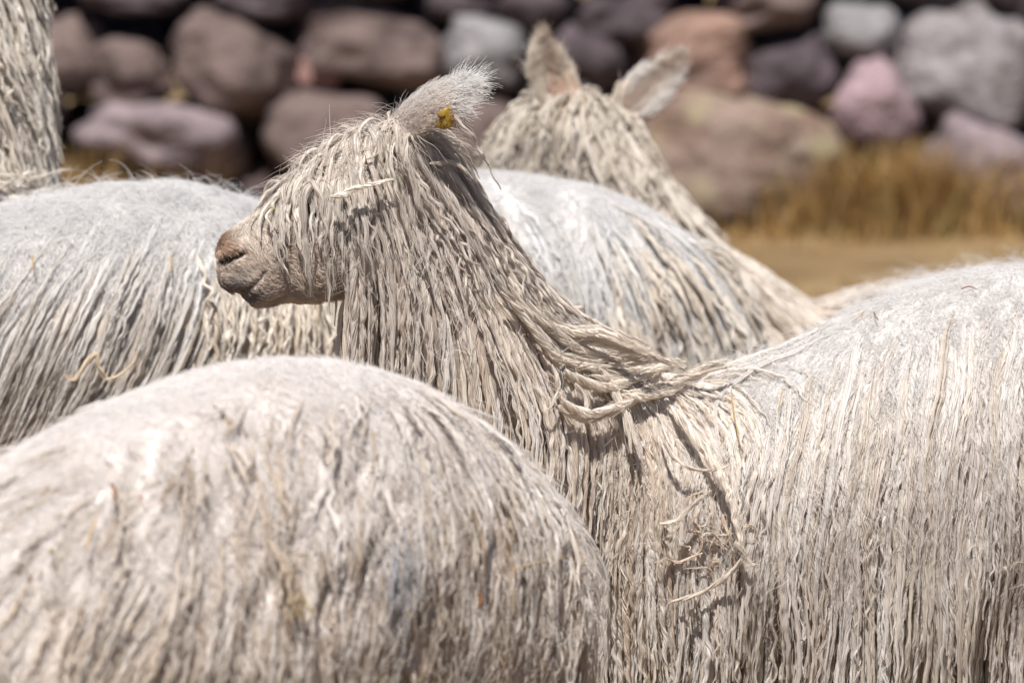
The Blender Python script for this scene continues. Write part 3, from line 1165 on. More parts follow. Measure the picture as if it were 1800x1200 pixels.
    cords = [
        (Z3([(100, 20), (170, 130), (280, 240), (400, 315), (560, 300), (700, 340), (850, 410)]), .0050, 1.0, .050),
        (Z3([(140, 150), (230, 240), (340, 300), (430, 330), (560, 330), (690, 360), (830, 420)]), .0045, .95, .045),
        (Z3([(180, 180), (300, 270), (420, 360), (560, 440), (720, 450), (870, 412)]), .0050, 1.0, .045),
        (Z3([(190, 190), (330, 300), (450, 390), (560, 425), (700, 430), (800, 440)]), .0040, .9, .040),
        (Z3([(60, 100), (180, 220), (270, 350), (380, 460), (520, 490), (700, 490), (900, 460)]), .0048, 1.0, .042),
        (Z3([(100, 60), (250, 260), (420, 330), (600, 360), (740, 400), (900, 440), (1030, 500)]), .0046, .98, .046),
        (Z3([(480, 490), (600, 520), (760, 540), (880, 500), (980, 490)]), .0040, .95, .038),
        (Z3([(400, 510), (480, 570), (600, 600), (720, 590), (850, 510), (960, 480)]), .0062, 1.06, .042),
        (Z3([(540, 540), (640, 560), (760, 560), (860, 530), (960, 480), (1040, 490)]), .0040, 1.0, .040),
        (Z3([(385, 665), (430, 710), (530, 745), (650, 715), (760, 660), (860, 580), (920, 500)]), .0055, 1.04, .046),
        (Z3([(700, 640), (780, 660), (880, 650), (980, 610), (1090, 550), (1190, 500), (1280, 485)]), .0050, 1.05, .046),
        (Z3([(740, 620), (840, 620), (940, 580), (1040, 530), (1150, 495), (1240, 480)]), .0042, 1.0, .042),
        (Z3([(560, 500), (620, 545), (680, 640), (720, 750), (760, 860), (790, 960)]), .0042, 1.0, .036),
        (Z3([(930, 660), (1020, 780), (1100, 900), (1180, 1000), (1240, 1110), (1275, 1200), (1300, 1320), (1330, 1440)]), .0058, 1.05, .042),
        (Z3([(330, 480), (365, 560), (360, 640), (300, 722)]), .0022, 1.05, .044),
        (Z3([(900, 820), (950, 950), (1050, 1030), (1180, 1040), (1265, 1010)]), .0022, 1.0, .040),
        (Z3([(450, 580), (495, 630), (515, 700), (520, 760)]), .0035, 1.0, .040),
        (Z3([(630, 600), (690, 700), (720, 800), (750, 950)]), .0032, 1.0, .034),
        (Z5([(405, 578), (500, 555), (600, 500), (680, 420), (700, 375), (655, 340)]), .0028, .92, .040),
        (Z5([(1190, 755), (1215, 670), (1260, 610), (1300, 590)]), .0040, .9, .036),
        (Z5([(360, 270), (430, 262), (490, 190), (560, 140)]), .0022, .95, .040),
        (Z5([(655, 345), (690, 375), (700, 420), (750, 440)]), .0030, .88, .040),
        (Z1([(575, 640), (640, 632), (690, 600), (790, 580), (865, 560)]), .0034, 1.1, .052),
        (Z1([(450, 400), (400, 415), (370, 460), (290, 500), (250, 560)]), .0030, .85, .030),
        (Z1([(830, 270), (835, 340), (800, 400), (780, 460), (740, 465)]), .0032, .95, .046),
        (Z1([(690, 265), (650, 250), (600, 270), (550, 325)]), .0030, .9, .030),
        (Z1([(880, 215), (800, 235), (740, 215), (700, 270)]), .0030, .9, .032),
        (Z1([(1030, 490), (1100, 480), (1170, 495), (1230, 560)]), .0030, .75, .046),
        (Z1([(1160, 320), (1210, 345), (1250, 350), (1280, 362)]), .0018, 1.1, .046),
    ]
    more = []
    for k, (pts, rad, tone, lift) in enumerate(cords[:13]):       # the bundle over the shoulder is several cords deep
        a = np.array(pts) + np.array((random.uniform(-8, 8), random.uniform(4, 11) * (1 if k % 2 else -1)))
        more.append(([tuple(q) for q in a], rad * random.uniform(.6, .9), tone * random.uniform(.86, 1.0), lift - .012))
    for pts, rad, tone, lift in cords + more:
        lift = lift * .5 + .026
        rad *= 1.15
        pts = crom(np.array(pts), np.linspace(0, len(pts) - 1, len(pts) * 3))
        w3, nn3 = [], []
        last = None
        for a, b in pts:
            h, hn = sk.cast(a, b, lift)
            if h is None or (last is not None and abs(h[1] - last) > .05):
                if last is None:
                    continue
                h, hn = P(a, b, last), np.array((0, -1.0, 0))
            last = h[1]
            w3.append(h); nn3.append(hn)
        if len(w3) < 5:
            continue
        w3, nn3 = np.array(w3), np.array(nn3)
        for _ in range(4):
            w3[1:-1] = (w3[:-2] + 2 * w3[1:-1] + w3[2:]) / 4
        f2 = Fleece()
        locks(f2, w3[None], nn3[None], np.array([rad]), np.array([CREAM]) * tone, ply=4, fine=6, flat=1, twist=75, ply_r=.52, wob=.0010, tip=.4, hug=14)
        f2.build('wool_cord', root)['label'] = 'loose twisted cord of cream wool'
    # --- curled ends and rumpled wool on the flank
    for (cx, cy, ex, ey, cnt, ra, cc) in ((1245, 970, 60, 70, 18, (.0012, .0026), TAN), (1690, 1070, 110, 40, 40, (.002, .0050), CREAM), (1580, 1065, 60, 25, 16, (.0018, .0036), TAN),
                                          (1720, 1130, 80, 60, 24, (.002, .005), WHITE)):
        for _ in range(cnt):
            x, y = rng.normal(cx, ex * .6), rng.normal(cy, ey * .6)
            an, da = rng.uniform(0, 6.28), rng.normal(0, .28)
            w3 = []
            stp = rng.uniform(3.0, 6.0)
            for _k in range(16):
                h, hn = sk.cast(x, y, .024)
                if h is None:
                    break
                w3.append(h)
                x += math.cos(an) * stp
                y += math.sin(an) * stp + 1.0
                da = np.clip(da + rng.normal(0, .07), -.45, .45)
                an += da
            if len(w3) == 16:
                locks(F, np.array(w3)[None], np.tile([[[0, -1.0, 0]]], (1, 16, 1)), np.array([rng.uniform(*ra)]), np.array([cc]) * rng.uniform(.85, 1.08), ply=3, fine=2, twist=110, ply_r=.58,
                      wob=.0015, tip=.1, hug=5)
    F.build('fleece', root)
    return root, sk


A_ROOT, A_SKIN = main_alpaca()


# ================================================================== the rest of the herd
def coat(F, sk, wgt, N, length, rad, lift, lean, ca, cb, seed, ply=7, fine=3, flat=.8, twist=45, wob=.0012, clump=8, bunching=.4, steps=14,
         nz=.12, freq=12, dirt=.25, fine_r=.0004, ply_r=.40, field=None, tone_h=0.0, stiff=.45, stain=None):
    p, n_ = sk.sample(N, wgt)
    L = rng.uniform(*length, N)
    v = nrm(tangent(GRAV + np.array(lean), n_) + n_ * .3 + rng.normal(0, .12, (N, 3)))
    path, nn = trace(sk, p, n_, v, L, steps, field or gravity_field(lean, nz, freq, seed), rng.uniform(*lift, N), stiff)
    path, cl = bunch(path, clump, bunching, seed)
    t = rng.random(cl.max() + 1)[cl] * .6 + rng.random(N) * .4
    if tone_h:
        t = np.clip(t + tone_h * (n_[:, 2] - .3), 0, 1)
    c = mixc(ca, cb, t)
    d = ss(.75, 1, rng.random(N)) * dirt * 2 + ss(.2, 1.1, fnoise(p, 12, seed + 50)[:, 0]) * dirt
    c = c * mixc((1, 1, 1), (.66, .56, .44), np.clip(d, 0, 1))
    for (sp, sr, sc) in stain or []:
        a = np.exp(-(((p - sp) / np.array((sr, sr * 2, sr * 1.2))) ** 2).sum(1))[:, None]
        c = c * (1 - a) + np.array(sc) * a
    locks(F, path, nn, rng.uniform(*rad, N), c, ply=ply, fine=fine, flat=flat, twist=twist, wob=wob, fine_r=fine_r, ply_r=ply_r)
    return path


def felt(F, sk, wgt, N, length, r, ca, cb, seed, lean=(0, 0, 0), mess=.35, rise=.16, freq=50, out=.008):
    p, n_ = sk.sample(N, wgt)
    g = tangent(GRAV + np.array(lean) + .5 * fnoise(p, freq, seed) + rng.normal(0, mess, (N, 3)), n_)
    fuzz(F, p + n_ * rng.uniform(-.002, out, (N, 1)), n_, g, rng.uniform(*length, N), rng.uniform(*r, N), mixc(ca, cb, rng.random(N)), .35, rise)


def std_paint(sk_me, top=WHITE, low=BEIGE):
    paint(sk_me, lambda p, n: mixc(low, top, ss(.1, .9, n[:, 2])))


def foreground_alpaca():
    a0, a1 = np.array((-.62, 5.62, 0)), np.array((-.055, 6.36, 0))
    d = nrm(a1 - a0)
    lat = np.array((d[1], -d[0], 0))
    root = empty('alpaca', tuple((a0 + a1) / 2), 'alpaca nearest the camera, only its blurred domed back and rump in view', 'alpaca',
                 'white long-haired alpacas of the herd')
    B = Body()
    ts = [-.25, -.05, .1, .2, .45, .6, .75, .9, 1.0, 1.06]
    tops = [.62, .75, .875, .952, 1.0, 1.002, .964, .882, .79, .67]
    half = [.22, .26, .28, .29, .30, .30, .29, .265, .235, .18]
    wid = [.14, .19, .22, .24, .245, .235, .215, .19, .16, .11]
    B.tube([a0 + (a1 - a0) * t + np.array((0, 0, tp - h)) for t, tp, h in zip(ts, tops, half)], wid, half, lat)
    nb = a0 - d * .22
    B.tube([nb + np.array((0, 0, .66)), nb - d * .12 + np.array((0, 0, .85)), nb - d * .24 + np.array((0, 0, 1.1)), nb - d * .30 + np.array((0, 0, 1.36))],
           [.15, .11, .08, .07], [.19, .14, .10, .09], lat)
    add_head(B, nb - d * .34 + np.array((0, 0, 1.40)), -d, np.array((0, 0, 1.0)), lat)
    for s in (-1, 1):
        add_ear(B, nb - d * .33 + lat * s * .05 + np.array((0, 0, 1.49)), np.array((0, 0, 1)) + lat * s * .4 + d * .3, -d + lat * s * .5, .13, .028)
        for t in (0, .95):
            q = a0 + (a1 - a0) * t + lat * s * .11
            add_leg(B, q + np.array((0, 0, .5)), q)
    me = B.build(0.007, 7)
    # partings in the fleece, open grooves that lean with the coat
    PART = [[(722, 845), (690, 900), (650, 990), (605, 1100)], [(566, 840), (530, 905), (495, 985)], [(600, 985), (585, 1050), (560, 1110)], [(425, 800), (395, 850), (370, 930)],
            [(255, 760), (225, 850), (205, 960)], [(640, 790), (615, 850)], [(330, 740), (300, 800), (285, 850)], [(860, 900), (850, 990), (830, 1100)], [(980, 940), (990, 1050), (985, 1150)],
            [(480, 1000), (450, 1080), (440, 1180)], [(130, 900), (110, 1000), (100, 1120)], [(760, 1040), (735, 1120), (720, 1190)]]
    nv = len(me.vertices)
    co = np.empty(nv * 3, 'f'); me.vertices.foreach_get('co', co); co = co.reshape(-1, 3).astype(float)
    no = np.empty(nv * 3, 'f'); me.vertices.foreach_get('normal', no); no = no.reshape(-1, 3).astype(float)
    gx, gy = proj(co)
    front = facing(co, no) > 0
    for ln_ in PART:
        q_, t_ = dpoly(gx, gy, ln_)
        co -= no * (.020 * np.exp(-(q_ / 12) ** 2) * (1 - abs(2 * t_ - 1) ** 3) * front)[:, None]
    me.vertices.foreach_set('co', co.astype('f').ravel())
    me.update()
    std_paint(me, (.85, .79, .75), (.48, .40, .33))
    finish_body(me, root)
    sk = Skin(me)
    px, py = proj(sk.cen)
    fc = vis_weight(sk, -.2, .03) * np.where(px < -150, .15, 1)
    nz = sk.tn[:, 2]
    for ln_ in PART:
        fc = fc * (dpoly(px, py, ln_)[0] > 11)
    F = Fleece()
    ln = (-.42, -.05, 0)
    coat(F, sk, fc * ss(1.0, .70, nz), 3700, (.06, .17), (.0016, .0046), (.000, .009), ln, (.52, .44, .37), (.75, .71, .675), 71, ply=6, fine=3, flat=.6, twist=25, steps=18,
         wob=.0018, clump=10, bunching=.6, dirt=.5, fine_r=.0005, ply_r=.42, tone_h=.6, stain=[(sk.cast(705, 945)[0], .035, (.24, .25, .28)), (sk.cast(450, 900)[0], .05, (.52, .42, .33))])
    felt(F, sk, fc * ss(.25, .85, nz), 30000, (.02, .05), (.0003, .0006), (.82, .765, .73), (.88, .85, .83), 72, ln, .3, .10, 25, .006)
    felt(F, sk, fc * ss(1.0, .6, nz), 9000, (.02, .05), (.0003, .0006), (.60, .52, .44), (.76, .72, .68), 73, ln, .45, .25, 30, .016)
    F.build('fleece', root)
    return root, sk


def left_alpaca():
    root = empty('alpaca', tuple(P(200, 700, 7.95) * np.array((1, 1, 0))), 'alpaca at the left edge with cropped corded neck and white back behind the muzzle', 'alpaca',
                 'white long-haired alpacas of the herd')
    B = Body()
    px_tube(B, [(-190, 660, 7.75, .15, 210), (-70, 636, 7.8, .20, 252), (60, 616, 7.85, .235, 258), (200, 600, 7.9, .25, 270), (300, 610, 7.95, .25, 284),
                (400, 660, 8.0, .245, 290), (480, 720, 8.02, .22, 250), (545, 790, 8.04, .18, 190), (580, 850, 8.05, .10, 110)])
    px_tube(B, [(-120, 600, 7.95, .13, 170), (-85, 440, 8.02, .10, 130), (-55, 280, 8.06, .085, 108), (-48, 130, 8.06, .075, 98), (-56, 0, 8.06, .07, 90), (-76, -110, 8.06, .062, 84)])
    hd = P(-100, -130, 8.06)
    lat = np.array((0, 1.0, 0))
    add_head(B, hd, np.array((-1.0, 0, 0)), np.array((0, 0, 1.0)), lat)
    for s in (-1, 1):
        add_ear(B, hd + np.array((.0, s * .05, .09)), (.3, s * .4, 1), (-.5, s, 0), .13, .028)
        for x in (-60, 460):
            q = P(x, 900, 7.9 + s * .1)
            add_leg(B, q, (q[0], q[1], 0))
    me = B.build(0.009, 6)
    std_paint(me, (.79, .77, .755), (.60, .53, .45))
    finish_body(me, root)
    sk = Skin(me)
    px, py = proj(sk.cen)
    fc = vis_weight(sk, -.25, .03) * np.where(px < -160, .55, 1) * np.where((px < -270) & (py < 80), 0, 1)
    nz = sk.tn[:, 2]
    F = Fleece()
    body = (py > 330) & ((px > -40) | (py > 430))
    ln = (-.42, -.1, 0)
    # fine leaning locks over the flank
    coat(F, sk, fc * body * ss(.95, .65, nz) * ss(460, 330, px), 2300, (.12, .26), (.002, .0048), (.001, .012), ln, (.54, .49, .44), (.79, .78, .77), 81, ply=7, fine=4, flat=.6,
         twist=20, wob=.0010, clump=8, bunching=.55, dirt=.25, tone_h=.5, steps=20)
    # creamy curled locks at the rump
    coat(F, sk, fc * body * (px > 330) * ss(.8, .4, nz), 700, (.09, .2), (.0035, .0062), (.003, .02), (-.12, -.1, 0), (.68, .60, .50), (.78, .72, .64), 82, ply=3, fine=3, flat=.9,
         ply_r=.6, steps=22, twist=130, wob=.0028, clump=4, bunching=.25, dirt=.3, stiff=.4)
    felt(F, sk, fc * body * ss(.35, .75, nz), 28000, (.02, .055), (.0003, .0006), (.75, .73, .715), (.82, .81, .80), 83, ln, .3, .16, 40)
    # flyaway hair along the back
    felt(F, sk, fc * body * (nz > .55), 900, (.03, .06), (.0003, .0005), (.8, .8, .8), (.85, .85, .85), 84, (-.2, 0, 0), .8, .9, 40)
    # long neck cords
    neck = (py < 330) & (px < 140)
    coat(F, sk, fc * neck, 1050, (.10, .2), (.003, .0065), (.006, .045), (.22, -.02, 0), (.60, .54, .47), (.76, .71, .64), 85, ply=3, fine=4, ply_r=.6, flat=.9, twist=60,
         wob=.0020, clump=4, bunching=.3, dirt=.2, steps=18, stiff=.3)
    cord = [(190 / 1.714, 1130 / 1.714), (228 / 1.714, 1140 / 1.714), (262 / 1.714, 1090 / 1.714), (292 / 1.714, 1068 / 1.714), (300 / 1.714, 1110 / 1.714), (325 / 1.714, 1138 / 1.714), (400 / 1.714, 1100 / 1.714), (412 / 1.714, 1050 / 1.714)]
    pts = crom(np.array(cord), np.linspace(0, 7, 30))
    w3 = np.array([sk.cast(a, b, .045)[0] for a, b in pts])
    f2 = Fleece()
    locks(f2, w3[None], np.tile([[[0, -1.0, 0]]], (1, 30, 1)), np.array([.0042]), np.array([(.74, .62, .46)]), ply=8, fine=5, twist=90, wob=.001, tip=.3)
    f2.build('wool_cord', root)['label'] = 'loose zigzag cord of cream wool'
    F.build('fleece', root)
    return root, sk


def middle_alpaca():
    root = empty('alpaca', tuple(P(850, 700, 8.4) * np.array((1, 1, 0))), 'alpaca with only its pale rounded rump showing behind the corded neck', 'alpaca',
                 'white long-haired alpacas of the herd')
    B = Body()
    px_tube(B, [(480, 640, 8.40, .16, 200), (600, 590, 8.40, .22, 262), (760, 570, 8.40, .245, 266), (900, 572, 8.40, .25, 262), (1000, 590, 8.40, .245, 258), (1080, 640, 8.40, .23, 250),
                (1150, 710, 8.40, .20, 220), (1205, 790, 8.40, .14, 150)])
    px_tube(B, [(500, 640, 8.4, .15, 190), (410, 760, 8.42, .10, 120), (350, 900, 8.44, .08, 95), (300, 1020, 8.46, .07, 85)])
    hd = P(290, 1060, 8.46)
    f = nrm(np.array((-.6, 0, -.8)))
    add_head(B, hd, f, nrm(np.array((-.8, 0, .6))), YAX)
    for s in (-1, 1):
        for x in (600, 1080):
            q = P(x, 850, 8.4 + s * .1)
            add_leg(B, q, (q[0], q[1], 0))
    me = B.build(0.011, 6)
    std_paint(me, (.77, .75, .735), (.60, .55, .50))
    finish_body(me, root)
    sk = Skin(me)
    px, py = proj(sk.cen)
    fc = vis_weight(sk, -.25, .03) * np.where((px > 480) & (py < 760), 1, .05)
    nz = sk.tn[:, 2]
    F = Fleece()
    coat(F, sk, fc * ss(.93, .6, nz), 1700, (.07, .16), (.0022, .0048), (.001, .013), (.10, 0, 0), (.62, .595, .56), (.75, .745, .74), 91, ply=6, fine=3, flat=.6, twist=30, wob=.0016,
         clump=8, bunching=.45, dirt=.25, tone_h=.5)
    coat(F, sk, fc * (px > 1060) * ss(.9, .3, nz), 420, (.08, .16), (.004, .008), (.004, .026), (.18, 0, 0), (.62, .55, .475), (.74, .69, .62), 92, ply=7, fine=3, flat=.8, twist=50, wob=.002)
    felt(F, sk, fc * ss(.0, .5, nz), 16000, (.02, .05), (.0003, .0007), (.71, .69, .675), (.79, .78, .775), 93, (.1, 0, 0), .3, .16, 40)
    F.build('fleece', root)
    return root, sk


def far_alpaca():
    root = empty('alpaca', tuple(P(1300, 760, 8.9) * np.array((1, 1, 0))), 'blurred alpaca turned away near the stone wall with both ears pricked', 'alpaca',
                 'white long-haired alpacas of the herd')
    B = Body()
    D = 8.9
    px_tube(B, [(1000, 225, D, .075, 76), (1035, 290, D, .082, 86), (1088, 390, D, .095, 98), (1160, 510, D, .11, 120), (1270, 640, D + .02, .15, 160), (1380, 740, D + .04, .19, 190)])
    px_tube(B, [(1300, 790, D, .15, 180), (1420, 782, D + .03, .20, 216), (1520, 762, D + .05, .22, 228), (1640, 735, D + .08, .24, 240), (1800, 715, D + .12, .245, 245), (1980, 730, D + .16, .23, 235), (2100, 780, D + .18, .16, 160)])
    fw = nrm(np.array((-.80, .45, -.34)))
    lat = nrm(np.cross(fw, np.array((0, 0, 1.0))))
    up = np.cross(lat, fw)
    hd = P(1015, 262, D) + np.array((-.02, 0, 0))
    add_head(B, hd, fw, up, lat, .98)
    e1, e2 = P(1000, 222, D - .035), P(1082, 202, D + .04)
    add_ear(B, e1, P(958, 70, D - .02) - e1, (.35, -1, -.1), .188, .054, .012, .42)
    add_ear(B, e2, P(1186, 108, D + .08) - e2, (-.2, -1, .1), .178, .050, .012, .2)
    for s in (-1, 1):
        for x in (1400, 1980):
            q = P(x, 900, D + .05 + s * .1)
            add_leg(B, q, (q[0], q[1], 0))
    me = B.build(0.009, 5)
    EARS = [[(900, 20), (1040, 20), (1030, 110), (1008, 190), (945, 190), (900, 120)], [(1085, 185), (1120, 70), (1240, 50), (1235, 160), (1140, 215)]]

    def colr(p, n):
        x, y = proj(p)
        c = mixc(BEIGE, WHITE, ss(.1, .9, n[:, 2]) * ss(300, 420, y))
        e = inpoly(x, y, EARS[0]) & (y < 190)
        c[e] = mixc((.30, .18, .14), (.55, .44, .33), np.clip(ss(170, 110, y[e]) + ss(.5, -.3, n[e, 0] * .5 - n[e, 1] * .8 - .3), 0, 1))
        e = inpoly(x, y, EARS[1])
        c[e] = (.66, .55, .45)
        return c
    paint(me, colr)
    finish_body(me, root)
    for s in (-1, 1):
        eye(root, hd + fw * .135 + up * -.005 + lat * s * .053, .017)
    sk = Skin(me)
    px, py = proj(sk.cen)
    fc = vis_weight(sk, -.3, .05) * np.where((px < 1850) & (py < 700), 1, np.where(py < 750, .6, .06))
    ear = inpoly(px, py, EARS[0]) & (py < 165) | inpoly(px, py, EARS[1]) & (py < 215)
    nz = sk.tn[:, 2]
    F = Fleece()
    head = (py < 330) & (px < 1130) & ~ear
    coat(F, sk, fc * head * (nz > -.2), 460, (.07, .17), (.003, .0065), (.004, .03), (-.05, 0, 0), (.50, .44, .37), (.70, .64, .56), 101, ply=7, fine=3, flat=.9, twist=40, wob=.003,
         clump=4, bunching=.3, steps=16, stiff=.3)
    axis = np.array([P(1040, 200, D), P(1130, 340, D), P(1230, 470, D), P(1330, 560, D), P(1480, 620, D)])
    adir = nrm(np.gradient(axis, axis=0))

    def nape(p, n):
        dd = ((p[:, None, [0, 2]] - axis[None][:, :, [0, 2]]) ** 2).sum(2)
        a = nrm((np.exp(-dd / .01)[:, :, None] * adir[None]).sum(1) + 1e-9)
        return nrm(a * .55 + GRAV * .5 + .15 * fnoise(p, 10, 131))
    coat(F, sk, fc * (py > 180) * (px > 1000) * ~ear * np.where(px > 1450, .35, 1) * np.where((px > 1380) & (nz > .6), .1, 1), 1200, (.12, .26), (.004, .008), (.004, .03), (.2, 0, 0), (.66, .57, .48), (.80, .75, .68), 102, ply=7, fine=3, flat=.8, twist=40,
         wob=.002, clump=5, bunching=.35, steps=18, field=nape, stiff=.35)
    felt(F, sk, fc * (py > 380) * ss(.2, .6, nz), 12000, (.02, .05), (.0004, .0008), (.80, .77, .74), (.86, .84, .83), 103)
    felt(F, sk, fc * (px > 1420) * (nz > .5), 1200, (.03, .06), (.0004, .0006), (.80, .77, .74), (.86, .84, .83), 104, (0, 0, 0), .8, .9)
    # ear fur
    for poly, d, N, ca, cb in ((EARS[0], P(958, 70, D) - e1, 2600, (.56, .46, .34), (.82, .77, .70)), (EARS[1], P(1186, 108, D + .08) - e2, 2600, (.74, .68, .62), (.86, .84, .81))):
        wg = inpoly(px, py, poly) * 1.0 * np.where((px > 960) & (px < 1015) & (py > 130) & (py < 195), .15, 1)
        p, n_ = sk.sample(N, wg)
        g = tangent(nrm(d) + .35 * fnoise(p, 40, 14) + rng.normal(0, .2, (N, 3)), n_)
        ex, ey = proj(p)
        line = [(998, 215), (958, 70)] if poly is EARS[0] else [(1082, 202), (1186, 108)]
        dd, _ = dpoly(ex, ey, line)
        mid = ss(24, 8, dd + rng.normal(0, 4, N))[:, None] * .8
        cf = mixc(ca, cb, rng.random(N)) * (1 - mid) + np.array((.45, .33, .25)) * mid
        fuzz(F, p, n_, g, rng.uniform(.012, .030, N), rng.uniform(.0004, .0007, N), cf, .3, .5)
    F.build('fleece', root)
    return root, sk


B_ROOT, B_SKIN = foreground_alpaca()
C_ROOT, C_SKIN = left_alpaca()
E_ROOT, E_SKIN = middle_alpaca()
F_ROOT, F_SKIN = far_alpaca()


# ================================================================== ear tag, straw and burrs
def ear_tag():
    m, n, l, b = new_mat('dirty_yellow_plastic')
    tc = n.new('ShaderNodeTexCoord')
    nz = n.new('ShaderNodeTexNoise')
    nz.inputs['Scale'].default_value = 90
    nz.inputs['Detail'].default_value = 4
    l.new(tc.outputs['Object'], nz.inputs[0])
    r1 = ramp(n, [(.35, (.16, .09, .02)), (.5, (.38, .23, .03)), (.7, (.46, .32, .06))])
    l.new(nz.outputs['Fac'], r1.inputs[0])
    l.new(r1.outputs[0], b.inputs['Base Color'])
    b.inputs['Roughness'].default_value = .38
    dark = mat_simple('ink', (.02, .02, .018), .6)
    dep = 6.873
    C = np.array([(770, 200), (792, 184), (802, 219), (765, 223)], float)     # corners, clockwise from top left
    G = 9
    def pt(u, v, off=0.0):
        top = C[0] * (1 - u) + C[1] * u
        bot = C[3] * (1 - u) + C[2] * u
        q = top * (1 - v) + bot * v
        q = q + np.array((0, 6.0 * math.sin(u * 3.14) * v))
        bend = .010 * (2 * u - 1) ** 2 + .006 * v * v      # curled plate
        return P(q[0], q[1], dep + bend - off)
    v, f = [], []
    for side, off in ((0, .0009), (1, -.0009)):
        for j in range(G):
            for i in range(G):
                v.append(pt(i / (G - 1), j / (G - 1), off))
    for j in range(G - 1):
        for i in range(G - 1):
            a = j * G + i
            f.append((a, a + G, a + G + 1, a + 1))
            k = a + G * G
            f.append((k, k + 1, k + G + 1, k + G))
    rim = [i for i in range(G)] + [j * G + G - 1 for j in range(1, G)] + [(G - 1) * G + i for i in range(G - 2, -1, -1)] + [j * G for j in range(G - 2, 0, -1)]
    for a, c in zip(rim, rim[1:] + rim[:1]):
        f.append((a, c, c + G * G, a + G * G))
    tag = link('ear_tag', mesh_from('ear_tag', v, f, m), A_ROOT)
    tag['label'] = 'dirty yellow plastic ear tag'
    # illegible handwritten strokes
    rr = random.Random(5)
    v, f = [], []
    for k in range(13):
        u, w_ = rr.uniform(.28, .72), rr.uniform(.22, .82)
        du, dv = rr.uniform(-.10, .16), rr.uniform(.05, .16)
        i = len(v)
        wd = .022
        for t in (0, .5, 1):
            uu, vv = u + du * t, w_ + dv * t - .04 * t * t
            v.append(pt(uu - wd, vv, .0016)); v.append(pt(uu + wd, vv + .02, .0016))
        f += [(i, i + 1, i + 3, i + 2), (i + 2, i + 3, i + 5, i + 4)]
    ink = link('handwriting', mesh_from('handwriting', v, f, dark, False), tag)
    ink.matrix_parent_inverse = tag.matrix_parent_inverse.copy() if False else Matrix.Translation(A_ROOT.location).inverted() @ Matrix.Identity(4)
    ink.matrix_parent_inverse = Matrix.Identity(4)
    # stud through the ear
    bm = bmesh.new()
    bmesh.ops.create_cone(bm, cap_ends=True, segments=14, radius1=.005, radius2=.004, depth=.016, matrix=Matrix.Translation(P(776, 200, dep + .006)) @ Matrix.Rotation(math.pi / 2, 4, 'X'))
    me = bpy.data.meshes.new('stud'); bm.to_mesh(me); bm.free(); me.materials.append(m)
    st = link('stud', me, tag)
    st.matrix_parent_inverse = Matrix.Identity(4)


ear_tag()

M_STRAW = mat_simple('dry_straw', (.50, .33, .12), .5)
M_STRAW2 = mat_simple('brown_straw', (.23, .11, .05), .7)
M_GREEN = mat_simple('green_grass_scrap', (.42, .40, .08), .6)


def straw(sk, pts, rad, mat, label, lift=.034):
    """A thin bent stem lying on the fleece."""
    t = np.linspace(0, len(pts) - 1, 6)
    q = crom(np.array(pts, float), t)
    w3 = []
    for a, b_ in q:
        h, _ = sk.cast(a, b_, lift)
        if h is not None:
            w3.append(h)
    if len(w3) < 3:
        return
    w3 = np.array(w3)
    o0 = w3[0].copy()
    v, f = [], []
    T = nrm(np.gradient(w3, axis=0))
    for i, (p, tt) in enumerate(zip(w3, T)):
        a = nrm(np.cross(tt, YAX)); c = np.cross(tt, a)
        r_ = rad * (1 if i < len(w3) - 1 else .4)
        for k in range(5):
            an = k * 6.283 / 5
            v.append(p - o0 + (a * math.cos(an) + c * math.sin(an)) * r_)
    n_ = len(w3)
    for j in range(n_ - 1):
        for k in range(5):
            f.append((j * 5 + k, j * 5 + (k + 1) % 5, (j + 1) * 5 + (k + 1) % 5, (j + 1) * 5 + k))
    f.append((4, 3, 2, 1, 0)); f.append(tuple((n_ - 1) * 5 + k for k in range(5)))
    o = link('straw_stem', mesh_from('straw_stem', v, f, mat))
    o.location = o0
    o['label'] = label
    o['category'] = 'straw'
    o['group'] = 'bits of straw caught in the fleeces'


straw(A_SKIN, [(1690, 508), (1704, 503), (1718, 509)], .0011, M_STRAW2, 'short brown straw lying flat on the felted back near right edge')
straw(A_SKIN, [(1536, 548), (1539, 556), (1544, 563)], .0010, M_STRAW2, 'dark stub of stem standing on the dip of the tagged alpaca back')
straw(A_SKIN, [(1498, 566), (1510, 556), (1523, 543)], .0008, M_STRAW, 'pale slanting straw on the back left of the dark stub')
straw(A_SKIN, [(1285, 684), (1290, 725), (1302, 786)], .0009, M_STRAW, 'long thin yellow straw hanging on the shoulder beside the cords')
straw(A_SKIN, [(1376, 684), (1372, 702), (1368, 722)], .0010, M_STRAW, 'short golden straw upright in the flank right of the long yellow one')
straw(B_SKIN, [(196, 850), (202, 862), (200, 878)], .0024, M_STRAW2, 'reddish brown scrap on the left of the foreground back')
straw(B_SKIN, [(840, 1040), (846, 1052), (842, 1066)], .0026, M_STRAW2, 'reddish brown scrap low on the foreground rump')
straw(B_SKIN, [(150, 965), (162, 930), (170, 905)], .0014, M_STRAW, 'slanting ochre straw low on the left of the foreground fleece')
straw(B_SKIN, [(905, 1000), (960, 985), (1000, 980)], .0012, M_STRAW, 'long ochre straw lying across the foreground rump')
straw(C_SKIN, [(58, 448), (57, 462), (61, 475)], .0012, M_STRAW, 'upright straw on the white back at the left edge')
straw(C_SKIN, [(300, 450), (301, 465), (298, 482)], .0012, M_STRAW, 'upright straw on the white rump left of the muzzle')
straw(A_SKIN, [(473, 367), (478, 364), (484, 368)], .0012, M_GREEN, 'tiny yellow-green scrap on the fringe above the muzzle', .05)


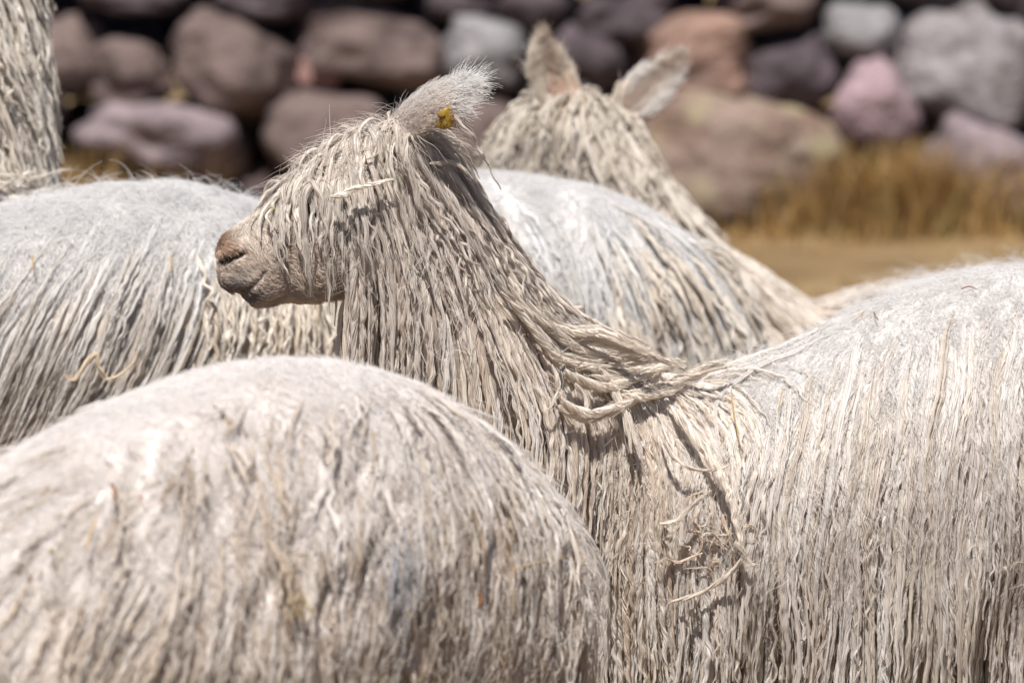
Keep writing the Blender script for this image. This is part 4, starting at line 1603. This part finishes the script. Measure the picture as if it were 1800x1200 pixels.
def burr():
    c0, _ = B_SKIN.cast(525, 1060, .03)
    r_ = random.Random(3)
    v, f = [], []
    for k in range(46):
        d = Vector((r_.gauss(0, 1), r_.gauss(0, 1), r_.gauss(0, 1))).normalized()
        s_ = d.orthogonal().normalized() * .0012
        L_ = r_.uniform(.008, .017)
        st = Vector((r_.gauss(0, .006), r_.gauss(0, .004), r_.gauss(0, .008)))
        s2 = d.cross(s_)
        i = len(v)
        v += [st - s_, st + s_ * .5 + s2, st + s_ * .5 - s2, st + d * L_]
        f += [(i, i + 1, i + 3), (i + 1, i + 2, i + 3), (i + 2, i, i + 3), (i, i + 2, i + 1)]
    o = link('burr', mesh_from('burr', v, f, mat_simple('burr_olive', (.30, .21, .07), .8), False))
    o.location = c0
    o['label'] = 'olive burr of dry grass stuck low in the foreground fleece'
    o['category'] = 'burr'


burr()


def dirt_specks():
    """Seeds, dust and chaff lodged in the fleeces."""
    r_ = random.Random(9)
    m, n, l, b = new_mat('chaff')
    a = n.new('ShaderNodeAttribute')
    a.attribute_name = 'tint'
    l.new(a.outputs['Color'], b.inputs['Base Color'])
    b.inputs['Roughness'].default_value = .8
    v, f, c = [], [], []
    for sk, box, cnt, big in ((B_SKIN, (20, 760, 1000, 1190), 130, 1.5), (A_SKIN, (1000, 620, 1790, 1190), 90, .8), (C_SKIN, (10, 380, 420, 640), 30, 1.0)):
        for _ in range(cnt):
            h, hn = sk.cast(r_.uniform(box[0], box[2]), r_.uniform(box[1], box[3]), .018)
            if h is None:
                continue
            d = Vector((r_.gauss(0, .5), r_.gauss(0, .3), r_.gauss(-.6, .6))).normalized()
            o_ = d.cross(Vector(hn)).normalized()
            L_ = r_.uniform(.002, .009) * big
            w_ = r_.uniform(.0004, .0012) * big
            p_ = Vector(h)
            i = len(v)
            v += [p_ - o_ * w_, p_ + o_ * w_, p_ + d * L_ + o_ * w_ * .6, p_ + d * L_ - o_ * w_ * .6, p_ + Vector(hn) * w_ + d * L_ * .5]
            f += [(i, i + 1, i + 4), (i + 1, i + 2, i + 4), (i + 2, i + 3, i + 4), (i + 3, i, i + 4), (i, i + 3, i + 2, i + 1)]
            q = r_.choice(((.30, .17, .07), (.20, .10, .05), (.42, .29, .12), (.14, .09, .06)))
            c += [q + (1,)] * 5
    me = mesh_from('chaff', v, f, m, False)
    at = me.color_attributes.new('tint', 'FLOAT_COLOR', 'POINT')
    at.data.foreach_set('color', np.array(c, 'f').ravel())
    o = link('chaff', me)
    o['kind'] = 'stuff'
    o['label'] = 'brown chaff and seeds scattered through the fleeces'
    o['category'] = 'chaff'


dirt_specks()
